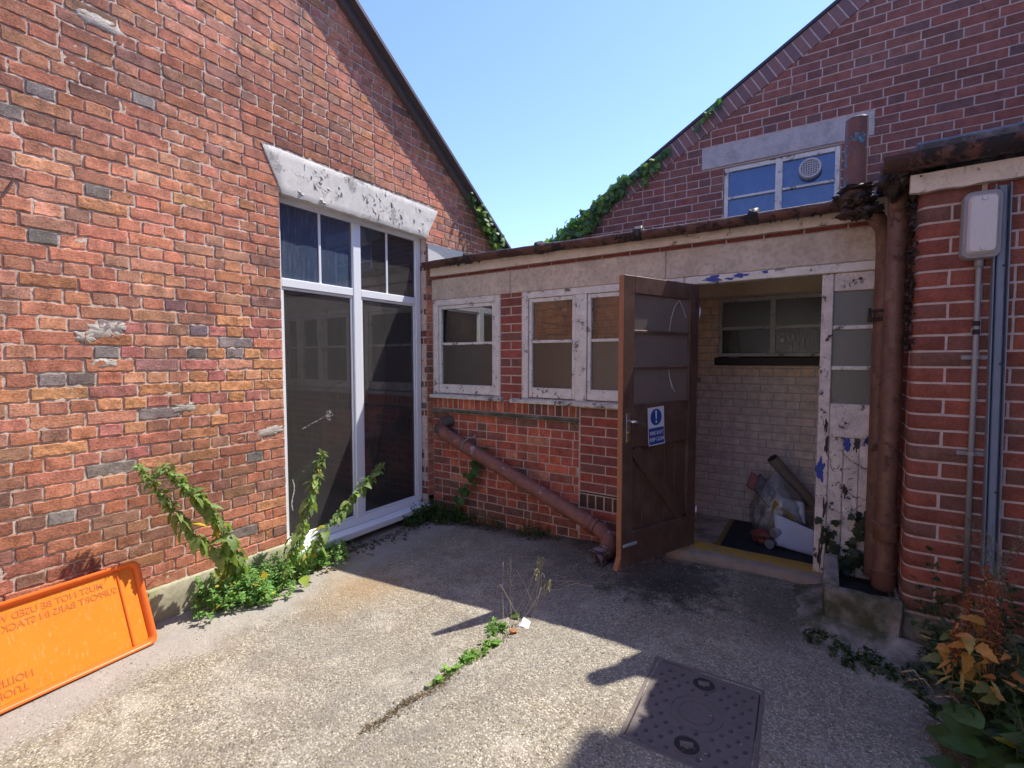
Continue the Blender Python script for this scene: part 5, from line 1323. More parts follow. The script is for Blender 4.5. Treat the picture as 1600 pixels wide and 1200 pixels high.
# ------------------------------------------------------------ manhole cover
mh = thing('manhole_cover', 'rectangular cast iron manhole cover with studs and ring, set in the yard', 'manhole cover', (MH[0], MH[1], MH[5])); mh.rotation_euler = (0, 0, MH[2])
HX, HY = MH[3]/2, MH[4]/2
def mc_(nm, mb, mt='iron', sm=False, fix=True): return child(nm, mb.mesh(nm, sm, M[mt] if isinstance(mt, str) else mt, fix), mh)
mb = MB(); w_ = .016
mb.box(-HX, HX, HY-w_, HY, -.05, .003, .002); mb.box(-HX, HX, -HY, -HY+w_, -.05, .003, .002); mb.box(-HX, -HX+w_, -HY+w_+.001, HY-w_-.001, -.05, .003, .002); mb.box(HX-w_, HX, -HY+w_+.001, HY-w_-.001, -.05, .003, .002)
mc_('frame', mb)
mc_('plate', MB().box(-HX+w_+.004, HX-w_-.004, -HY+w_+.004, HY-w_-.004, -.02, 0, .003))
mc_('gap_dirt', MB().box(-HX+w_-.002, HX-w_+.002, -HY+w_-.002, HY-w_+.002, -.03, -.006), plain('gap_dirt', (.03, .026, .022), .95))
def ringmb(cx, cy, r0, r1, z0, z1, n=40):
    mb = MB(); pr = [(r0, z0), (r0+.001, z1), (r1-.001, z1), (r1, z0)]
    for rr, z in pr: mb.v += [(cx+rr*math.cos(2*math.pi*i/n), cy+rr*math.sin(2*math.pi*i/n), z) for i in range(n)]
    mb.f = [(j*n+i, j*n+(i+1) % n, (j+1)*n+(i+1) % n, (j+1)*n+i) for j in range(3) for i in range(n)]; return mb
mc_('ring', ringmb(0, -.005, .098, .104, -.001, .003)); mc_('ring', ringmb(0, -.005, .066, .070, -.001, .0025)); mc_('boss', ringmb(0, -.005, .001, .064, -.001, .0012))
for cy in (.195, -.20):
    mc_('keyhole_ring', ringmb(0, cy, .046, .054, -.001, .004)); mc_('keyhole_recess', ringmb(0, cy, .0, .046, .0, .0006), 'dark')
    mb = MB().tube([(-.024, cy-.006, .002), (.022, cy+.008, .003)], [.012, .011], 10); mb.tube([(.0, cy, .0), (.002, cy, .007)], [.016, .009], 10); mc_('lifting_key_bar', mb, 'iron', 50)
mb = MB()
for j in range(15):
    for i in range(9):
        x = -HX+.055+i*.058+(.029 if j % 2 else 0); y = -HY+.045+j*.042
        if x > HX-.04 or y > HY-.04 or math.hypot(x, y+.005) < .118 or min(math.hypot(x, y-.195), math.hypot(x, y+.20)) < .062: continue
        q = [(x+a*.0095*c_+b*.003, y+b*.014*c_, z) for (c_, z) in ((1, -.0005), (.55, .0042)) for a, b in ((1, 0), (.5, .8), (-.5, .8), (-1, 0), (-.5, -.8), (.5, -.8))]
        mb.add(q, [(i2, (i2+1) % 6, 6+(i2+1) % 6, 6+i2) for i2 in range(6)]+[tuple(range(6, 12))])
o = mc_('stud', mb, plain('stud_iron', (.075, .062, .062), .6, .1)); o['kind'] = 'stuff'

# ------------------------------------------------------------ orange lid leaning on the wall
TRY = thing('orange_lid', 'bright orange plastic lid with mirrored raised lettering leaning on the old brick wall', 'plastic lid', (.262, -2.552, gz(.24, -2.6)+.004))
U_ = Vector((-.09, 1, 0)).normalized(); Wd = Vector((-.19, -.045, .425)).normalized(); Wd = (Wd-U_*Wd.dot(U_)).normalized(); Nn = U_.cross(Wd)
TRY.rotation_euler = Matrix((U_, Wd, Nn)).transposed().to_euler()
m, nt, out = newmat('orange_plastic'); k = N(nt); p = k.pos()
c = k.mix(k.noise(p, 5, 4, .6), (.88, .27, .020), (.93, .33, .035)); sc = k.ramp(k.noise(k.mapv(p, (3, 26, 9), (.4, .3, 0)), 3.2, 6, .75), [(.56, 0), (.66, .6)]); c = k.mix(sc, c, (.97, .52, .20)); dd_ = k.ramp(k.noise(p, 7, 7, .75), [(.55, 0), (.75, .45)]); c = k.mix(dd_, c, (.42, .17, .05))
b_ = k.bsdf(None, c, .32, k.bump(k.noise(p, 20, 3), .15, .001)); t_ = k.n('ShaderNodeBsdfTranslucent'); t_.inputs[0].default_value = (.95, .25, .02, 1)
ms = k.n('ShaderNodeMixShader'); ms.inputs[0].default_value = .3; k.l(b_.outputs[0], ms.inputs[1]); k.l(t_.outputs[0], ms.inputs[2]); k.l(ms.outputs[0], out.inputs[0]); orange = m
rimm = plain('orange_rim', (.78, .15, .018), .35, var=.08, scale=8, bump=.1)  # redder than the panel: the rim's shading put into its colour
TLn, TWd = 1.30, .478
def RR(ins, r): return rrect(-TLn/2, TWd/2, TLn/2-ins, TWd/2-ins, r, 7)
def loftz(rings, nm, mt, cap=True, sm=40):
    mb = MB(); n = len(rings[0][0])
    for P, z in rings: mb.v += [(q[0], q[1], z) for q in P]
    mb.f = [(j*n+i, j*n+(i+1) % n, (j+1)*n+(i+1) % n, (j+1)*n+i) for j in range(len(rings)-1) for i in range(n)]
    if cap: mb.f.append(tuple((len(rings)-1)*n+i for i in range(n)))
    return child(nm, mb.mesh(nm, sm, mt, True), TRY)
loftz([(RR(.006, .034), .004), (RR(.0, .038), .008), (RR(.0, .038), .013), (RR(.003, .036), .016), (RR(.010, .032), .0165), (RR(.016, .030), .014), (RR(.028, .022), -.004), (RR(.030, .022), -.016), (RR(.004, .036), -.006), (RR(.006, .034), .004)], 'rim', rimm, False)
child('panel', MB().box(-TLn+.0305, -.0305, .0305, TWd-.0305, -.018, -.013, .0).mesh('panel', False, orange), TRY)
child('rib', MB().box(-.108, -.098, .032, TWd-.032, -.0125, -.004, .003).mesh('rib', False, rimm, True), TRY)
emb = plain('orange_lettering', (.50, .135, .02), .45, var=.05)
def line(body, x, y, flip): 
    o = text(body, .046, (x, y, -.0122), (0, 0, 0), emb, TRY, .0012, 1.0, 'RIGHT' if flip else 'LEFT'); o.scale = (-.86, 1, 1) if not flip else (.86, -1, 1)
line('MUST NOT BE USED WITHOUT', -.172, TWd-.092, False); line('SUPPORT BARS IN STACK POSITION', -.118, TWd-.140, False)
line('MUST NOT BE USED WITHOUT', -.520, .085, True); line('SUPPORT BARS IN STACK POSITION', -.495, .135, True)

# ------------------------------------------------------------ doormat and rubbish in the corridor
dm = thing('doormat', 'dark rubber doormat with yellow edge just inside the doorway', 'doormat', (3.1, .9, -.02))
put('mat', MB().box(2.665, 3.9, .34, 1.44, -.0195, -.008, .003), plain('black_rubber', (.035, .035, .038), .8, var=.3, scale=90, bump=.6), dm, fix=True)
put('edge_strip', MB().box(2.622, 2.660, .34, 1.44, -.0193, -.006, .002), plain('yellow_strip', (.28, .20, .05), .6), dm, fix=True)
def sheetmb(P, nx=10, ny=8, amp=.008, seed=0, th=.0015):
    P = [Vector(q) for q in P]; nrm = (P[1]-P[0]).cross(P[3]-P[0]).normalized(); mb = MB()
    for j in range(ny+1):
        for i in range(nx+1):
            s_, t = i/nx, j/ny; v = (P[0]*(1-s_)+P[1]*s_)*(1-t)+(P[3]*(1-s_)+P[2]*s_)*t
            mb.v.append(tuple(v+nrm*amp*noise.noise(Vector((s_*3+seed, t*3, seed)))*2))
    mb.f = [(j*(nx+1)+i, j*(nx+1)+i+1, (j+1)*(nx+1)+i+1, (j+1)*(nx+1)+i) for j in range(ny) for i in range(nx)]
    return mb
def sheetthing(nm, label, cat, P, mt, amp=.008, seed=0):
    mb = sheetmb(P, amp=amp, seed=seed); mb2 = mb; o = put(nm, mb2, mt, None, True, label=label, cat=cat); s_ = o.modifiers.new('paper_thickness', 'SOLIDIFY'); s_.thickness = .002; return o
sheetthing('paper_sheet', 'large pale blue-white sheet of paper standing in the rubbish inside the doorway', 'paper', [(3.06, .84, .02), (3.36, .82, -.005), (3.34, .86, .19), (3.045, .90, .272)], plain('pale_paper', (.66, .66, .82), .7, var=.04), .006, 2)
sheetthing('envelope', 'brown-yellow envelope behind the large white paper in the corridor rubbish', 'envelope', [(2.975, .97, .0), (3.20, .97, .0), (3.215, 1.0, .22), (3.03, 1.0, .36)], plain('manila', (.34, .22, .06), .75), .006, 5)
sheetthing('plastic_packet', 'crumpled glossy white packet behind the envelope in the corridor', 'packet', [(3.06, 1.06, .18), (3.27, 1.06, .17), (3.25, 1.10, .35), (3.08, 1.10, .365)], plain('white_film', (.62, .66, .78), .2, var=.1), .016, 9)
sheetthing('printed_carton', 'dark printed carton with red corner held up inside the clear plastic bag', 'carton', [(2.84, 1.16, .40), (2.99, 1.12, .24), (3.04, 1.15, .38), (2.90, 1.20, .54)], plain('dark_print', (.055, .045, .06), .4, var=.5, scale=35), .01, 12)
sheetthing('printed_leaflet', 'small red and white leaflet at the left end of the dark carton', 'leaflet', [(2.795, 1.15, .41), (2.85, 1.14, .37), (2.895, 1.17, .51), (2.83, 1.18, .55)], plain('red_print', (.35, .09, .09), .5, var=.6, scale=30), .006, 14)
def tin(label, c, d, r, L, cm):
    t = thing('tin', label, 'tin', c); c = Vector(c); d = Vector(d).normalized()
    put('tin_body', MB().tube([c, c+d*L], r, 20, True), cm, t, 50); put('tin_rim', MB().tube([c-d*.004, c-d*.0045, c+d*.004], [r*.8, r*1.04, r*1.04], 20, False), plain('tin_rim', (.62, .60, .62), .3, .6), t, 50)
    put('tin_lid', MB().tube([c-d*.0015, c-d*.001], r*.86, 20), plain('tin_lid', (.16, .15, .17), .3, .7), t, 50)
tin('pale tin on its side, upper one in the corridor rubbish', (3.048, .84, .118), (.55, .8, .15), .036, .09, plain('tin_label', (.5, .46, .48), .4))
tin('tin with white rim on its side, lower one on the doormat', (3.022, .80, .032), (.35, .9, .02), .036, .10, plain('tin_label_dark', (.10, .08, .10), .4))
rb = MB(); rb = lump((2.955, .88, .060), .075, 17, 1.1, .8, .9, .3, 3); put('food_wrapper', rb, plain('red_wrapper', (.22, .07, .055), .35, var=.3), None, True, label='crumpled red wrapper left of the two tins on the doormat', cat='wrapper')
tb_ = thing('cardboard_tube', 'dark cardboard tube poking out of the top of the clear bag', 'tube', (3.1, 1.2, .4))
put('tube_body', MB().tube([(3.00, 1.12, .70), (3.30, 1.30, .30)], .048, 20, False), plain('brown_card', (.26, .20, .17), .7), tb_, True); put('tube_inside', MB().tube([(3.001, 1.121, .699), (3.03, 1.14, .66)], .042, 20, True), M['dark'], tb_, True)
m, nt, out = newmat('clear_plastic_film'); k = N(nt); p = k.pos()
tr_ = k.n('ShaderNodeBsdfTransparent'); tr_.inputs[0].default_value = (.93, .93, .95, 1); gl = k.n('ShaderNodeBsdfGlossy'); gl.inputs['Roughness'].default_value = .18
df_ = k.n('ShaderNodeBsdfDiffuse'); df_.inputs[0].default_value = (.5, .47, .5, 1); wr = k.noise(k.mapv(p, (1, 1, .4)), 16, 5, .65, 1.5); k.l(k.bump(wr, 1, .02), gl.inputs['Normal'])
a_ = k.n('ShaderNodeMixShader'); a_.inputs[0].default_value = .5; k.l(gl.outputs[0], a_.inputs[1]); k.l(df_.outputs[0], a_.inputs[2])
b2 = k.n('ShaderNodeMixShader'); k.l(k.ramp(wr, [(.38, .16), (.60, .62)]), b2.inputs[0]); k.l(tr_.outputs[0], b2.inputs[1]); k.l(a_.outputs[0], b2.inputs[2]); k.l(b2.outputs[0], out.inputs[0]); film = m
mb = MB(); nu, nv = 40, 26
for j in range(nv+1):
    t = j/nv; cz = -.015+.66*t; cxp = 3.08-.05*t; cyp = 1.12+.02*t; rr = .245*math.sin(math.pi*min(1, .18+t*.9))**.7*(1-t*.55)+.01
    for i in range(nu):
        a = 2*math.pi*i/nu; q = 1+.22*noise.noise(Vector((math.cos(a)*2, math.sin(a)*2, t*4)))+.10*noise.noise(Vector((math.cos(a)*6, math.sin(a)*6, t*3)))
        mb.v.append((cxp+rr*q*math.cos(a)*1.05, min(1.47, cyp+rr*q*math.sin(a)*.75), cz))
mb.f = [(j*nu+i, j*nu+(i+1) % nu, (j+1)*nu+(i+1) % nu, (j+1)*nu+i) for j in range(nv) for i in range(nu)]
put('rubbish_bag', mb, film, None, True, label='clear plastic rubbish bag slumped against the painted wall inside the door', cat='bag')

# ------------------------------------------------------------ plants
def leafmesh(nm, prof, L=1.0, fold=.22, droop=.25, wavy=0.0):
    """prof: half widths along the midrib; unit length along +y, normal +z"""
    n = len(prof)-1; V = []; F = []
    for i, w_ in enumerate(prof):
        t = i/n; z = -droop*t*t; y = t-.12*droop*t*t; e = wavy*math.sin(i*2.4)
        V += [(-w_, y, z+fold*w_+e), (0, y, z), (w_, y, z+fold*w_-e)]
    for i in range(n): a = i*3; F += [(a, a+1, a+4, a+3), (a+1, a+2, a+5, a+4)]
    return V, F
LP_NETTLE = [.02, .26, .25, .32, .23, .26, .15, .17, .07, .0]
LP_HEART = [.10, .40, .44, .40, .32, .22, .11, .0]
LP_SIMPLE = [.0, .17, .21, .15, .0]
LP_THIN = [.0, .07, .09, .06, .0]
LP_DOCK = [.04, .20, .25, .27, .26, .22, .15, .07, .0]
LP_IVY = [.06, .46, .30, .52, .24, .16, .0]
LT = {'nettle': leafmesh('l', LP_NETTLE, droop=.5), 'heart': leafmesh('l', LP_HEART, fold=.15, droop=.25), 'simple': leafmesh('l', LP_SIMPLE, droop=.3),
      'thin': leafmesh('l', LP_THIN, droop=.3), 'dock': leafmesh('l', LP_DOCK, fold=.15, droop=.45, wavy=.02), 'ivy': leafmesh('l', LP_IVY, fold=-.12, droop=.12)}
LM = {}
def basis(axis, nrm):
    y = Vector(axis).normalized(); z = Vector(nrm); z = (z-y*z.dot(y)); z = z.normalized() if z.length > 1e-4 else y.orthogonal().normalized(); x = y.cross(z); return x, y, z
def leafobj(kind, parent, pos, axis, nrm, size, color, mat='leaf'):
    if (kind, mat) not in LM:
        V, F = LT[kind]; me = bpy.data.meshes.new('leaf'); me.from_pydata(V, [], F); me.polygons.foreach_set('use_smooth', [True]*len(F)); me.materials.append(M[mat]); LM[kind, mat] = me
    x, y, z = basis(axis, nrm); o = bpy.data.objects.new('leaf', LM[kind, mat]); col.objects.link(o); o.parent = parent
    o.matrix_local = Matrix.Translation(Vector(pos)-worldloc(parent)) @ Matrix((x, y, z)).transposed().to_4x4() @ Matrix.Diagonal((size, size, size, 1)); o.color = (*color, 1); return o
def leafin(mb, kind, pos, axis, nrm, size, color):
    x, y, z = basis(axis, nrm); V, F = LT[kind]; p = Vector(pos)
    mb.add([p+x*v[0]*size+y*v[1]*size+z*v[2]*size for v in V], F, color)
def rv(s=1.0): return Vector((random.gauss(0, 1), random.gauss(0, 1), random.gauss(0, 1)))*s
def green(base, v=.25):
    k_ = 1+random.uniform(-v, v); return (base[0]*k_*random.uniform(.85, 1.25), base[1]*k_, base[2]*k_*random.uniform(.8, 1.2))
def catm(P, n):
    P = [Vector(q) for q in P]; out = []
    for i in range(len(P)-1):
        p0, p1, p2, p3 = P[max(i-1, 0)], P[i], P[i+1], P[min(i+2, len(P)-1)]
        for j in range(n):
            t = j/n; out.append(.5*((2*p1)+(p2-p0)*t+(2*p0-5*p1+4*p2-p3)*t*t+(3*p1-p0-3*p2+p3)*t**3))
    return out+[P[-1]]
def nettle(label, P, lo, big, base, gold=.12, seed=1, grp='tall nettles in front of the old wall'):
    random.seed(seed); P = catm(P, 8); t_ = thing('nettle', label, 'plant', (P[0].x, P[0].y, gz(P[0].x, P[0].y)), grp)
    n = len(P); put('stem', MB().tube(P, [.0045-.003*i/n for i in range(n)], 6), M['stem'], t_, True)
    tot = sum((P[i+1]-P[i]).length for i in range(n-1)); d = 0; nextd = tot*lo; mbs = MB(); a = random.random()*6
    for i in range(n-1):
        seg = P[i+1]-P[i]; L = seg.length; t = seg.normalized(); u = t.orthogonal().normalized(); v = t.cross(u)
        while nextd < d+L:
            f = nextd/tot; p = P[i]+t*(nextd-d); sz = (big*1.35*(1-f)**.6+.032)*random.uniform(.5, 1.4)
            for s_ in range(2 if f < .7 else 3):
                if f < .6 and random.random() < .25: continue
                an = a+s_*math.pi*(1 if f < .7 else .67); out = u*math.cos(an)+v*math.sin(an)
                ax = out*(.9)+t*(.35 if f > .8 else .0)+Vector((0, 0, -1))*(.9-1.1*max(0, f-.6)/.4)*random.uniform(.6, 1.3)+rv(.32)
                cc = green(base); 
                if random.random() < gold*(1-f): cc = green((.42, .36, .05))
                leafobj('nettle', t_, p+out*.006, ax, out+Vector((0, 0, .8)), sz, cc)
            for q in range(16 if .2 < f else 5):     # seed tassels and small side leaves
                o2 = rv().normalized(); leafin(mbs, 'simple' if q % 3 else 'nettle', p+o2*random.uniform(.004, .030), o2+Vector((0, 0, -.7)), o2+Vector((0, 0, 1)), random.uniform(.012, .032)*(1.2-.4*f), green(base, .3))
            a += 1.57+random.uniform(-.3, .3); nextd += tot*(.040-.024*f)
        d += L
    put('leaf_tufts', mbs, M['leaf_s'], t_, kind='stuff'); random.seed(seed+100); return t_
GN = (.20, .29, .085); GB_ = (.19, .36, .10)
nettle('tallest nettle at left, leaning against the sunlit brick wall', [(.13, -2.00, .0), (.17, -2.08, .20), (.2, -2.2, .37), (.2, -2.34, .53), (.19, -2.46, .76), (.18, -2.59, .985)], .20, .070, GN, .15, 1)
nettle('second nettle from left, leaning left beside the tallest one', [(.16, -1.97, .0), (.2, -2.03, .14), (.22, -2.11, .38), (.22, -2.23, .63), (.22, -2.37, .81), (.21, -2.485, .95)], .18, .070, GN, .15, 2)
nettle('upright nettle in front of the left pane of the tall window', [(.24, -1.80, .0), (.27, -1.75, .2), (.28, -1.65, .43), (.28, -1.57, .65), (.28, -1.48, .89)], .12, .058, GN, .25, 3)
nettle('nettle leaning right across the foot of the tall window', [(.27, -1.75, .0), (.29, -1.67, .15), (.30, -1.48, .32), (.30, -1.25, .48), (.30, -.94, .70)], .12, .058, GN, .15, 4)
def clump(name, label, spots, base, kinds=('simple',), hmax=.2, size=(.02, .045), n=900, gold=.02, spread=.05, cat='weeds', stems=True, group=None, flat=.3):
    c0 = spots[0]; t_ = thing(name, label, cat, (c0[0], c0[1], gz(c0[0], c0[1])), group); mb = MB(); sm = MB()
    tw = sum(s_[2] for s_ in spots)
    for sx, sy, wt, hh, sp in spots:
        m_ = int(n*wt/tw); per = 14
        for q in range(max(1, m_//per)):
            x0, y0 = sx+random.gauss(0, sp), sy+random.gauss(0, sp); z0 = gz(x0, y0)
            if x0 < .03 and y0 < -.05: x0 = .03+abs(random.gauss(0, .02))
            if y0 > -.02: y0 = -.02-abs(random.gauss(0, .02))
            h_ = hh*random.uniform(.35, 1.1); top = Vector((x0+random.gauss(0, .3)*h_, y0+random.gauss(0, .3)*h_, z0+h_)); b = Vector((x0, y0, z0))
            top.x = max(top.x, .02) if y0 < -.05 else top.x
            if stems: sm.tube([b, (b+top)/2+rv(.006), top], [.0016, .0013, .0007], 4, False)
            for r_ in range(per):
                f = random.uniform(.1, 1)**.8; p = b.lerp(top, f)+rv(.004); o2 = rv().normalized(); ax = Vector((o2.x, o2.y, abs(o2.z)*.4+flat)); cc = green(base) if random.random() > gold else green((.45, .36, .06))
                leafin(mb, random.choice(kinds), p, ax, Vector((0, 0, 1))+rv(.3), random.uniform(*size)*(1.1-.4*f), cc)
    put('foliage', mb, M['leaf_s'], t_, kind='stuff')
    if stems: put('stems', sm, M['stem'], t_, kind='stuff')
    return t_
random.seed(20)
clump('weed_clump', 'bright green weeds growing along the plinth between orange lid and tall window', [(.14, -2.17, 3, .20, .07), (.19, -2.02, 4, .23, .08), (.17, -1.86, 3, .20, .07), (.15, -1.68, 3, .19, .07), (.14, -1.45, 2, .16, .07), (.12, -1.27, 1, .12, .05), (.27, -1.98, 1.5, .13, .06)], GB_, ('simple', 'thin', 'nettle'), .22, (.024, .048), 6200, .02)
yl = thing('yellow_leaves', 'few yellowed leaves among the green weeds by the wall', 'plant', (.22, -1.9, .1))
for (x, y, z, c_, s_) in ((.30, -1.98, .14, (.45, .33, .03), .06), (.24, -1.72, .26, (.50, .45, .05), .07), (.27, -1.66, .24, (.50, .42, .05), .06), (.28, -1.56, .14, (.55, .30, .05), .06), (.36, -1.72, .05, (.30, .38, .05), .085), (.20, -2.2, .25, (.24, .26, .06), .08), (.17, -2.08, .36, (.25, .25, .05), .08)):
    leafobj('heart', yl, (x, y, z), rv()+Vector((.3, 0, -.9)), Vector((1, 0, .4))+rv(.3), s_, c_)
clump('weed_clump', 'dark green shaded weeds in the corner between tall window and back wall', [(.10, -.22, 3, .20, .07), (.24, -.14, 3, .22, .06), (.38, -.10, 2, .18, .05), (.05, -.40, 1.5, .10, .06), (.50, -.08, 1, .12, .04)], (.055, .12, .035), ('simple', 'nettle', 'thin'), .2, (.025, .05), 2200, 0)
bw = thing('bindweed', 'heart-leaved climbing weed growing up behind the fallen pipe', 'plant', (.42, -.05, .0))
bwp = catm([(.36, -.06, .03), (.42, -.05, .2), (.52, -.05, .38), (.60, -.045, .52), (.68, -.04, .64), (.76, -.03, .76)], 6); put('stem', MB().tube(bwp, .003, 5), M['stem'], bw, True)
for i in range(46):
    p = random.choice(bwp[4:]); leafobj('heart', bw, p+Vector((random.gauss(0, .035), -.02-random.random()*.05, random.gauss(0, .03))), Vector((random.gauss(0, .45), -.3, -1)), Vector((.2, -1, .4))+rv(.25), random.uniform(.045, .095)*(1.15-.5*(p.z/.76)), green((.055, .13, .035), .3))
clump('weed_clump', 'small dark weeds at the foot of the back wall under the pipe', [(.86, -.06, 1, .16, .03), (1.18, -.07, 2, .13, .05), (1.38, -.10, 1, .08, .05), (1.3, -.05, 1, .10, .04)], (.06, .12, .04), ('simple',), .12, (.012, .028), 900, .02)
dp = clump('dead_weed', 'brown dead weed against the back wall left of the small weeds', [(.70, -.05, 1, .22, .035)], (.20, .13, .06), ('thin', 'simple'), .2, (.012, .026), 260, .4)
clump('weed_tuft', 'tiny dark moss tuft on the shaded yard in front of the pipe mouth', [(2.22, -.80, 1, .035, .035)], (.05, .09, .04), ('thin',), .04, (.012, .02), 300, 0, stems=False)
clump('weed_tuft', 'small green rosette at the end of the crack nearest the dry stalks', [(1.86, -1.50, 1, .03, .03), (1.90, -1.53, 1, .03, .02)], (.13, .26, .06), ('thin', 'simple'), .04, (.02, .045), 200, 0, stems=False, flat=.1)
cw = thing('crack_weeds', 'bright green creeping weeds growing in the crack across the yard', 'weeds', (crack_x(-1.95), -1.95, 0)); mb = MB()
for i in range(250):
    yc, sp_, hz_ = random.choice(((-1.66, .035, 1), (-1.66, .035, 1), (-1.76, .03, .9), (-1.83, .03, 1.1), (-1.83, .03, 1.1), (-1.93, .03, .8), (-2.02, .03, .55))); t = 1-hz_*.6; y = yc+random.gauss(0, sp_*.7); x = crack_x(y)+random.gauss(0, .022*hz_); leafin(mb, 'heart', (x, y, gz(x, y)+random.random()*.022), Vector((random.gauss(0, 1), random.gauss(0, 1), .4)), Vector((0, 0, 1))+rv(.4), random.uniform(.010, .034)*(1.2-.5*t), green((.17, .32, .06), .35))
put('foliage', mb, M['leaf_s'], cw, kind='stuff')
cw = thing('dry_moss', 'brown dried moss and roots at the near end of the yard crack', 'moss', (crack_x(-2.3), -2.3, 0)); mb = MB()
for i in range(900):
    y = random.uniform(-2.42, -1.95) if random.random() < .75 else random.uniform(-1.95, -1.3); x = crack_x(y)+random.gauss(0, .022)+.02; leafin(mb, 'thin', (x, y, gz(x, y)+random.random()*.008), Vector((random.gauss(0, 1), random.gauss(0, 1), .25)), Vector((0, 0, 1))+rv(.4), random.uniform(.008, .026), vary(random.choice(((.12, .08, .045), (.20, .13, .07), (.07, .07, .03))), .3))
put('dry_bits', mb, M['leaf_s'], cw, kind='stuff')
# dry grass stalks in the middle of the yard
dg = thing('dry_grass', 'dry straw-coloured grass stalks standing at the shadow edge in the yard', 'grass', (1.96, -1.38, gz(1.96, -1.38))); sm = MB(); hd_ = MB()
random.seed(5)
for i in range(12):
    b = Vector((1.96+random.gauss(0, .05), -1.36+random.gauss(0, .06), 0)); b.z = gz(b.x, b.y); h_ = random.uniform(.12, .34); dx = Vector((random.uniform(-.20, .12), random.uniform(-.05, .16), 0))*1.1
    top = b+dx+Vector((0, 0, h_)); midp = b.lerp(top, .55)+rv(.012); sm.tube(catm([b, midp, top, top+dx*.15+Vector((0, 0, -.02))], 4), .0009, 4, False)
    if i % 3 == 0:
        for q in range(12): leafin(hd_, 'thin', top+Vector((0, 0, -.006*q))+rv(.002), Vector((random.gauss(0, .4), random.gauss(0, .4), 1)), rv(), .022, vary((.5, .47, .25), .2))
for (x, y, c_) in ((1.83, -.98, (.30, .34, .12)), (1.86, -.99, (.34, .36, .14)), (1.85, -1.0, (.4, .38, .2))):
    b = Vector((x, y, gz(x, y))); top = b+Vector((.0, .02, .20)); sm.tube([b, top], .0014, 4, False)
    for q in range(16): leafin(hd_, 'thin', top+Vector((random.gauss(0, .002), 0, -.005*q)), Vector((random.gauss(0, .25), random.gauss(0, .25), 1)), rv(), .026, vary((.48, .50, .22), .2))
put('stalks', sm, M['dry'], dg, kind='stuff'); put('seed_heads', hd_, M['leaf_s'], dg, kind='stuff')
leafobj('dock', dg, (1.93, -1.36, gz(1.93, -1.36)+.02), (-1, .15, .12), (0, -.3, 1), .10, (.10, .16, .05))
tw_ = thing('dead_twigs', 'dead curly twigs lying near the pipe mouth and door', 'twigs', (2.1, -.75, .07)); sm = MB()
for i in range(10):
    p = Vector((2.02+random.gauss(0, .12), -.78+random.gauss(0, .10), 0)); p.z = gz(p.x, p.y)+.006; P = [p]
    d = Vector((random.gauss(0, 1), random.gauss(0, 1), .25)).normalized()
    for q in range(5): d = (d+rv(.45)).normalized(); d.z = abs(d.z)*.5; p = p+d*.035; P.append(p)
    sm.tube(P, .0013, 4, False)
put('twig', sm, M['dry'], tw_, kind='stuff')

# ivy on the gable edge, the left verge, and the side panel
def ivy(name, label, cat, base, pts, nobj, nstuff, size, colr, nrm, mat='leaf', light=None):
    t_ = thing(name, label, cat, base); mb = MB()
    for i in range(nobj+nstuff):
        p, up = pts(); ax = Vector((random.gauss(0, .6), random.gauss(0, .3), -.7+random.gauss(0, .4))); nr = Vector(nrm)+rv(.38); cc = green(colr, .35)
        if light and random.random() < light[0]: cc = green(light[1], .2)
        s_ = random.uniform(*size)
        if i < nobj: leafobj('ivy', t_, p, ax, nr, s_, cc, mat)
        else: leafin(mb, 'ivy', p, ax, nr, s_*.9, cc)
    if nstuff: put('foliage', mb, M['leaf_s'], t_, kind='stuff')
    return t_
random.seed(31)
def p_right():
    t = random.random()**1.5; x = .22+1.75*t; th = (.40*max(0, 1-t*1.15)**.7+.05)*(.55+.45*math.sin(x*7)**2)+.03; e = random.random()
    if x > 1.45 and random.random() < .8: x = random.choice((1.15, 1.30, 1.42, 1.75))+random.gauss(0, .07)
    if random.random() < .02: x = random.choice((2.40, 2.32))+random.gauss(0, .05); th = .05
    z = 2.652+.6*x+.02+.06*max(0, 1-t*2)*random.random()-e*th-(.06 if x > 1.6 else 0); return Vector((x, GY-.03-random.random()*(.10*(1-t)+.03), max(z, 2.74))), 0
ivy('ivy', 'green ivy climbing the left edge of the purple-brown gable', 'ivy', (.9, 1.4, 2.7), p_right, 285, 760, (.045, .085), (.075, .17, .05), (0, -1, .45), light=(.25, (.20, .32, .07)))
def p_left():
    y = .50+.72*random.random()**.8; th = .05+.16*((y-.5)/.7); z = 3.765-.689*y+.02-random.random()*(th+.05); return Vector((.03+random.random()*.10, y, z)), 0
ivy('ivy', 'small ivy patch under the verge of the old brick gable', 'ivy', (.05, .9, 2.8), p_left, 130, 70, (.04, .075), (.08, .18, .05), (1, -.3, .5), light=(.3, (.20, .32, .07)))
P1 = catm([(3.42, -.03, .22), (3.44, -.02, .40), (3.40, -.015, .52)], 5); P2 = catm([(3.50, -.03, .22), (3.55, -.02, .42), (3.60, -.02, .62)], 5); P3 = catm([(3.44, -.04, .25), (3.52, -.03, .33), (3.60, -.03, .34)], 5)
def p_door():
    q = random.choice(random.choice((P1, P2, P2, P3, P3))); return Vector((q.x+random.gauss(0, .022), q.y-random.random()*.03, q.z+random.gauss(0, .022))), 0
iv = ivy('ivy', 'dark ivy creeping up the foot of the peeling white side panel', 'ivy', (3.5, -.04, .2), p_door, 125, 0, (.035, .062), (.035, .055, .03), (0, -1, .3), 'leaf_dark')
for P_ in (P1, P2, P3): put('stem', MB().tube(P_, .003, 5), M['dry'], iv, True)
dv_ = thing('dead_vine', 'thin dead vine roots clinging to the side panel boards', 'vine', (3.5, .0, .7)); sm = MB()
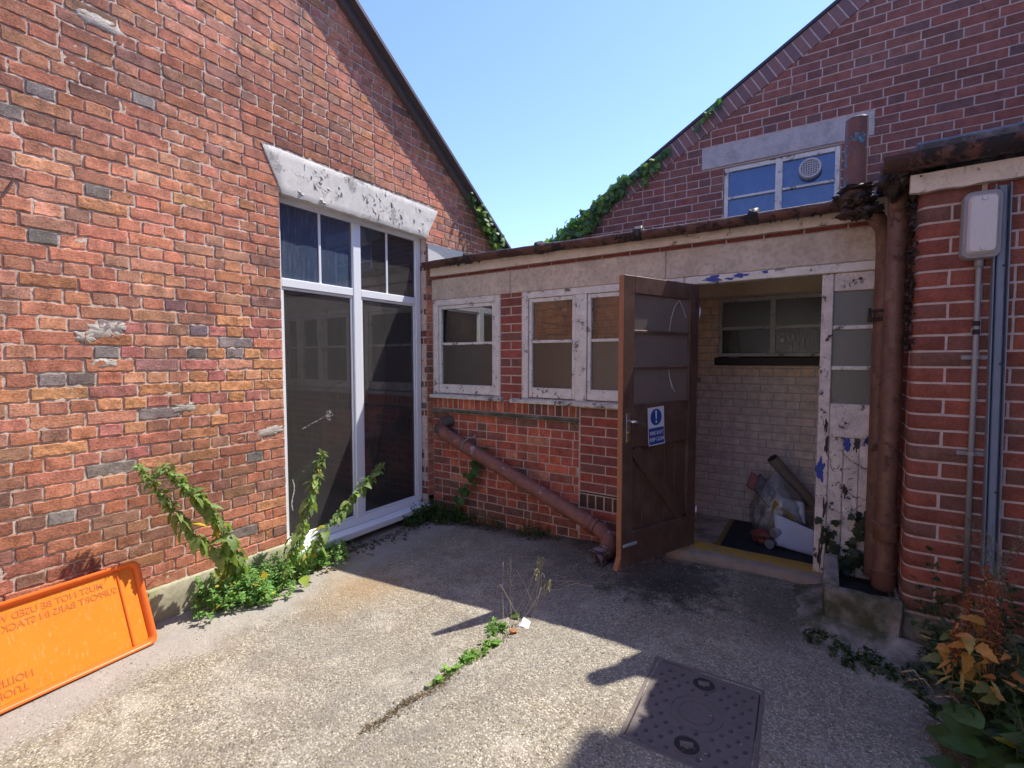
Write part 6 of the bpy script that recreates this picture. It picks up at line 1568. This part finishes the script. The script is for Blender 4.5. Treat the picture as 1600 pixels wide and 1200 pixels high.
for P_ in ([(3.36, -.004, 1.22), (3.385, -.004, 1.10), (3.40, -.004, .98), (3.43, -.0, .86)], [(3.47, .008, 1.0), (3.53, .008, .93), (3.60, .008, .90)], [(3.42, .008, .62), (3.50, .008, .60), (3.58, .008, .66)], [(3.46, .008, .80), (3.52, .008, .72), (3.60, .008, .70)]):
    Q = [q+Vector((random.gauss(0, .004), 0, random.gauss(0, .004))) for q in catm(P_, 6)]; sm.tube(Q, .0012, 4, False)
    for q in Q: [leafin(sm, 'thin', q+rv(.003), rv(), (0, -1, 0), .014, None) for _ in range(2)]
put('root', sm, M['tar'], dv_, kind='stuff')
# big plants at the lower right
random.seed(44)
bp = thing('dock_plant', 'large leafy dock at the lower right with broad green leaves', 'plant', (3.93, -1.38, .06))
for i in range(58):
    a = random.uniform(0, 6.28); r = random.uniform(.02, .16); b = Vector((3.86+.20*random.random()+math.cos(a)*r*.6, -1.40+math.sin(a)*r+random.uniform(-.25, .25), .09+random.random()*.26))
    if b.x < 3.68 and b.z < .2: continue
    leafobj('dock', bp, b, Vector((random.gauss(-.35, .7), random.gauss(-.4, .7), random.uniform(-.1, .7))), Vector((-.2, -.5, 1))+rv(.3), random.uniform(.09, .17), green((.075, .145, .04), .35))
rs = thing('rusty_dock_spike', 'rust-red dock seed spikes with orange leaves at the right', 'plant', (3.88, -1.25, .1)); mb = MB(); sm = MB()
for (x, y, z0, z1, w_) in ((3.885, -1.25, .50, .82, .022), (3.90, -1.27, .48, .76, .026), (3.835, -1.27, .52, .74, .012), (3.80, -1.30, .45, .60, .012), (3.92, -1.24, .45, .66, .020)):
    sm.tube([(x-.01, y, .1), (x, y, z0), (x+.004, y, z1)], .0018, 5, False)
    for i in range(300): z = random.uniform(z0, z1); f = (z-z0)/(z1-z0); leafin(mb, 'simple', (x+random.gauss(0, w_*(1.1-f)), y+random.gauss(0, w_*(1.1-f)), z), rv()+Vector((0, 0, .6)), rv(), random.uniform(.007, .015), vary(random.choice(((.34, .11, .05), (.26, .07, .035), (.42, .20, .09))), .3))
put('seeds', mb, M['leaf_s'], rs, kind='stuff'); put('stems', sm, plain('rusty_stem', (.16, .07, .035), .8), rs, kind='stuff')
for i in range(90):
    leafobj('thin' if i % 3 else 'nettle', rs, (3.85+random.gauss(0, .045), -1.30+random.gauss(0, .06), .48+random.gauss(0, .06)), Vector((random.gauss(-.4, .8), random.gauss(-.3, .7), random.gauss(0, .4))), Vector((0, -.5, 1))+rv(.4), random.uniform(.03, .075), vary(random.choice(((.55, .27, .06), (.50, .22, .05), (.45, .33, .09), (.16, .17, .05))), .2))
clump('background_weeds', 'dark green weeds behind the dock along the brick pier', [(4.02, -.85, 3, .55, .10), (4.15, -1.1, 3, .60, .10), (3.98, -1.25, 2, .40, .08), (4.1, -1.45, 2, .45, .08)], (.045, .085, .035), ('simple', 'nettle', 'dock'), .5, (.03, .07), 2200, .02)
clump('low_weeds', 'low dark weeds in the gravel at the foot of the trough', [(3.50, -.82, 2, .05, .06), (3.68, -.86, 2, .06, .05), (3.84, -.80, 2, .10, .05), (3.36, -.74, 1, .04, .04)], (.05, .09, .035), ('simple', 'heart'), .06, (.012, .026), 1300, .02, stems=False)
gt = thing('grey_twig_plant', 'dry grey feathery plant in front of the trunking foot', 'plant', (3.98, -.95, .1)); sm = MB(); mb = MB()
for i in range(15):
    b = Vector((3.98+random.gauss(0, .02), -.95, .60+random.random()*.08)); d = Vector((random.gauss(0, .55), random.gauss(0, .4), 1)).normalized(); p = b; P = [b+Vector((0, 0, -.02)), b]
    for q in range(6): d = (d+rv(.16)).normalized(); p = p+d*.045; P.append(p)
    sm.tube(P, .0008, 4, False)
    for q in range(44): f = random.randrange(2, len(P)-1); pp = P[f].lerp(P[f+1], random.random()); leafin(mb, 'thin', pp, d+rv(.6), rv(), random.uniform(.008, .022), vary((.20, .20, .15), .3))
put('twigs', sm, plain('grey_stem', (.14, .14, .11), .8), gt, kind='stuff'); put('feathery_leaves', mb, M['leaf_s'], gt, kind='stuff')
for (x, y, L, lb_) in ((3.72, -.95, .09, 'middle one of the pale dry reed stems lying below the brick pier'), (3.80, -1.02, .10, 'longest pale dry reed stem, nearest the rusty dock spikes'), (3.70, -.90, .08, 'short pale dry reed stem nearest the trough')):
    put('dry_reed', MB().tube([(x, y, gz(x, y)+.05), (x+L*.5, y-.02, gz(x, y)+.085), (x+L, y-.015, gz(x, y)+.03)], [.004, .004, .003], 5), M['dry'], None, True, label=lb_, cat='reed', group='dry reeds')

# ------------------------------------------------------------ litter and loose grit
random.seed(77)
mb = MB()
for i in range(2600):
    q = random.random()
    if q < .35: x, y = 2.42+random.gauss(0, .30), -.45+random.gauss(0, .22)
    elif q < .6: x, y = random.uniform(.05, 3.4), -.03-abs(random.gauss(0, .10))
    elif q < .8: x, y = .05+abs(random.gauss(0, .12)), random.uniform(-1.5, -.1)
    else: x, y = random.uniform(.3, 3.9), random.uniform(-2.8, -.1)
    if y > -.02 or x < .02 or (2.4 < x < 3.42 and y > -.125) or (x > 3.38 and y > -.6): continue
    z = gz(x, y); r = random.uniform(.002, .008)*(1 if q < .8 else .7); a = random.random()*3; h_ = r*.5
    V = [(x+r*math.cos(a+t)*random.uniform(.6, 1.2), y+r*math.sin(a+t)*random.uniform(.6, 1.2), z+.001) for t in (0, 1.6, 3.1, 4.7)]+[(x, y, z+h_+.001)]
    mb.add(V, [(0, 1, 4), (1, 2, 4), (2, 3, 4), (3, 0, 4)], vary(random.choice(((.05, .04, .03), (.09, .065, .045), (.16, .12, .08), (.04, .035, .03))), .3))
put('dirt_crumbs', mb, M['leaf_s'], None, kind='stuff', label='dark dirt crumbs scattered on the yard')
mb = MB()
for i in range(7000):
    x, y = random.uniform(.4, 4.0), random.uniform(-3.3, -.15)
    if (2.4 < x < 3.42 and y > -.13) or (x > 3.36 and y > -.62) or (abs(x-MH[0]) < .25 and abs(y-MH[1]) < .30 and random.random() > .10): continue
    z = gz(x, y)
    if abs(x-MH[0]) < .25 and abs(y-MH[1]) < .30: z = MH[5]
    r = random.uniform(.0015, .0042); a = random.random()*3
    V = [(x+r*math.cos(a+t)*random.uniform(.7, 1.2), y+r*math.sin(a+t)*random.uniform(.7, 1.2), z+.0002) for t in (0, 1.25, 2.5, 3.8, 5.0)]+[(x+r*.2, y, z+r*.8)]
    mb.add(V, [(0, 1, 5), (1, 2, 5), (2, 3, 5), (3, 4, 5), (4, 0, 5)], vary(random.choice(((.50, .44, .34), (.60, .55, .46), (.35, .26, .18), (.42, .40, .36), (.22, .17, .13))), .2))
put('loose_grit', mb, brickmat('grit_stone', True, 0, .0), None, True, kind='stuff', label='loose pale grit on the yard')
mb = MB()
for i in range(420):
    if random.random() < .7: x, y = .06+abs(random.gauss(0, .10)), random.uniform(-1.15, -.15)
    else: x, y = random.uniform(.3, 1.4), -.05-abs(random.gauss(0, .06))
    leafin(mb, 'simple', (x, y, gz(x, y)+.003+random.random()*.012), Vector((random.gauss(0, 1), random.gauss(0, 1), .1)), Vector((0, 0, 1))+rv(.5), random.uniform(.018, .045), vary(random.choice(((.12, .085, .055), (.18, .13, .09), (.08, .06, .045), (.24, .20, .15))), .25))
put('dead_leaves', mb, M['leaf_s'], None, kind='stuff', label='dead brown leaves below the tall window')
o = put('paper_scrap', sheetmb([(.455, -.11, gz(.45, -.1)+.004), (.52, -.115, gz(.5, -.1)+.006), (.545, -.08, gz(.5, -.1)+.030), (.49, -.07, gz(.5, -.1)+.035)], 5, 4, .006, 3), plain('grey_paper', (.45, .43, .42), .8), None, True, label='pale curled paper scrap on the ground by the back wall', cat='scrap')
o = put('paper_scrap', sheetmb([(1.975, -1.445, gz(1.98, -1.44)+.004), (2.045, -1.45, gz(2.0, -1.44)+.004), (2.035, -1.40, gz(2.0, -1.44)+.018), (1.985, -1.395, gz(2.0, -1.44)+.03)], 5, 4, .006, 8), plain('white_scrap', (.72, .70, .64), .7), None, True, label='white scrap at the base of the dry grass stalks', cat='scrap')
sh = thing('snail_shell', 'small orange-brown snail shell on the sunlit yard by the dry grass', 'shell', (1.99, -1.52, gz(1.99, -1.52))); mb = MB(); P = []; RR_ = []
for i in range(40):
    t = i/39; a = t*14; r = .017*(1-t*.85); P.append((1.99+r*math.cos(a), -1.52+r*math.sin(a)*.9, gz(1.99, -1.52)+.008+.010*t)); RR_.append(.0085*(1-t*.8))
put('spiral', mb.tube(P, RR_, 8), plain('shell_orange', (.42, .16, .05), .4, var=.4, scale=80), sh, True)
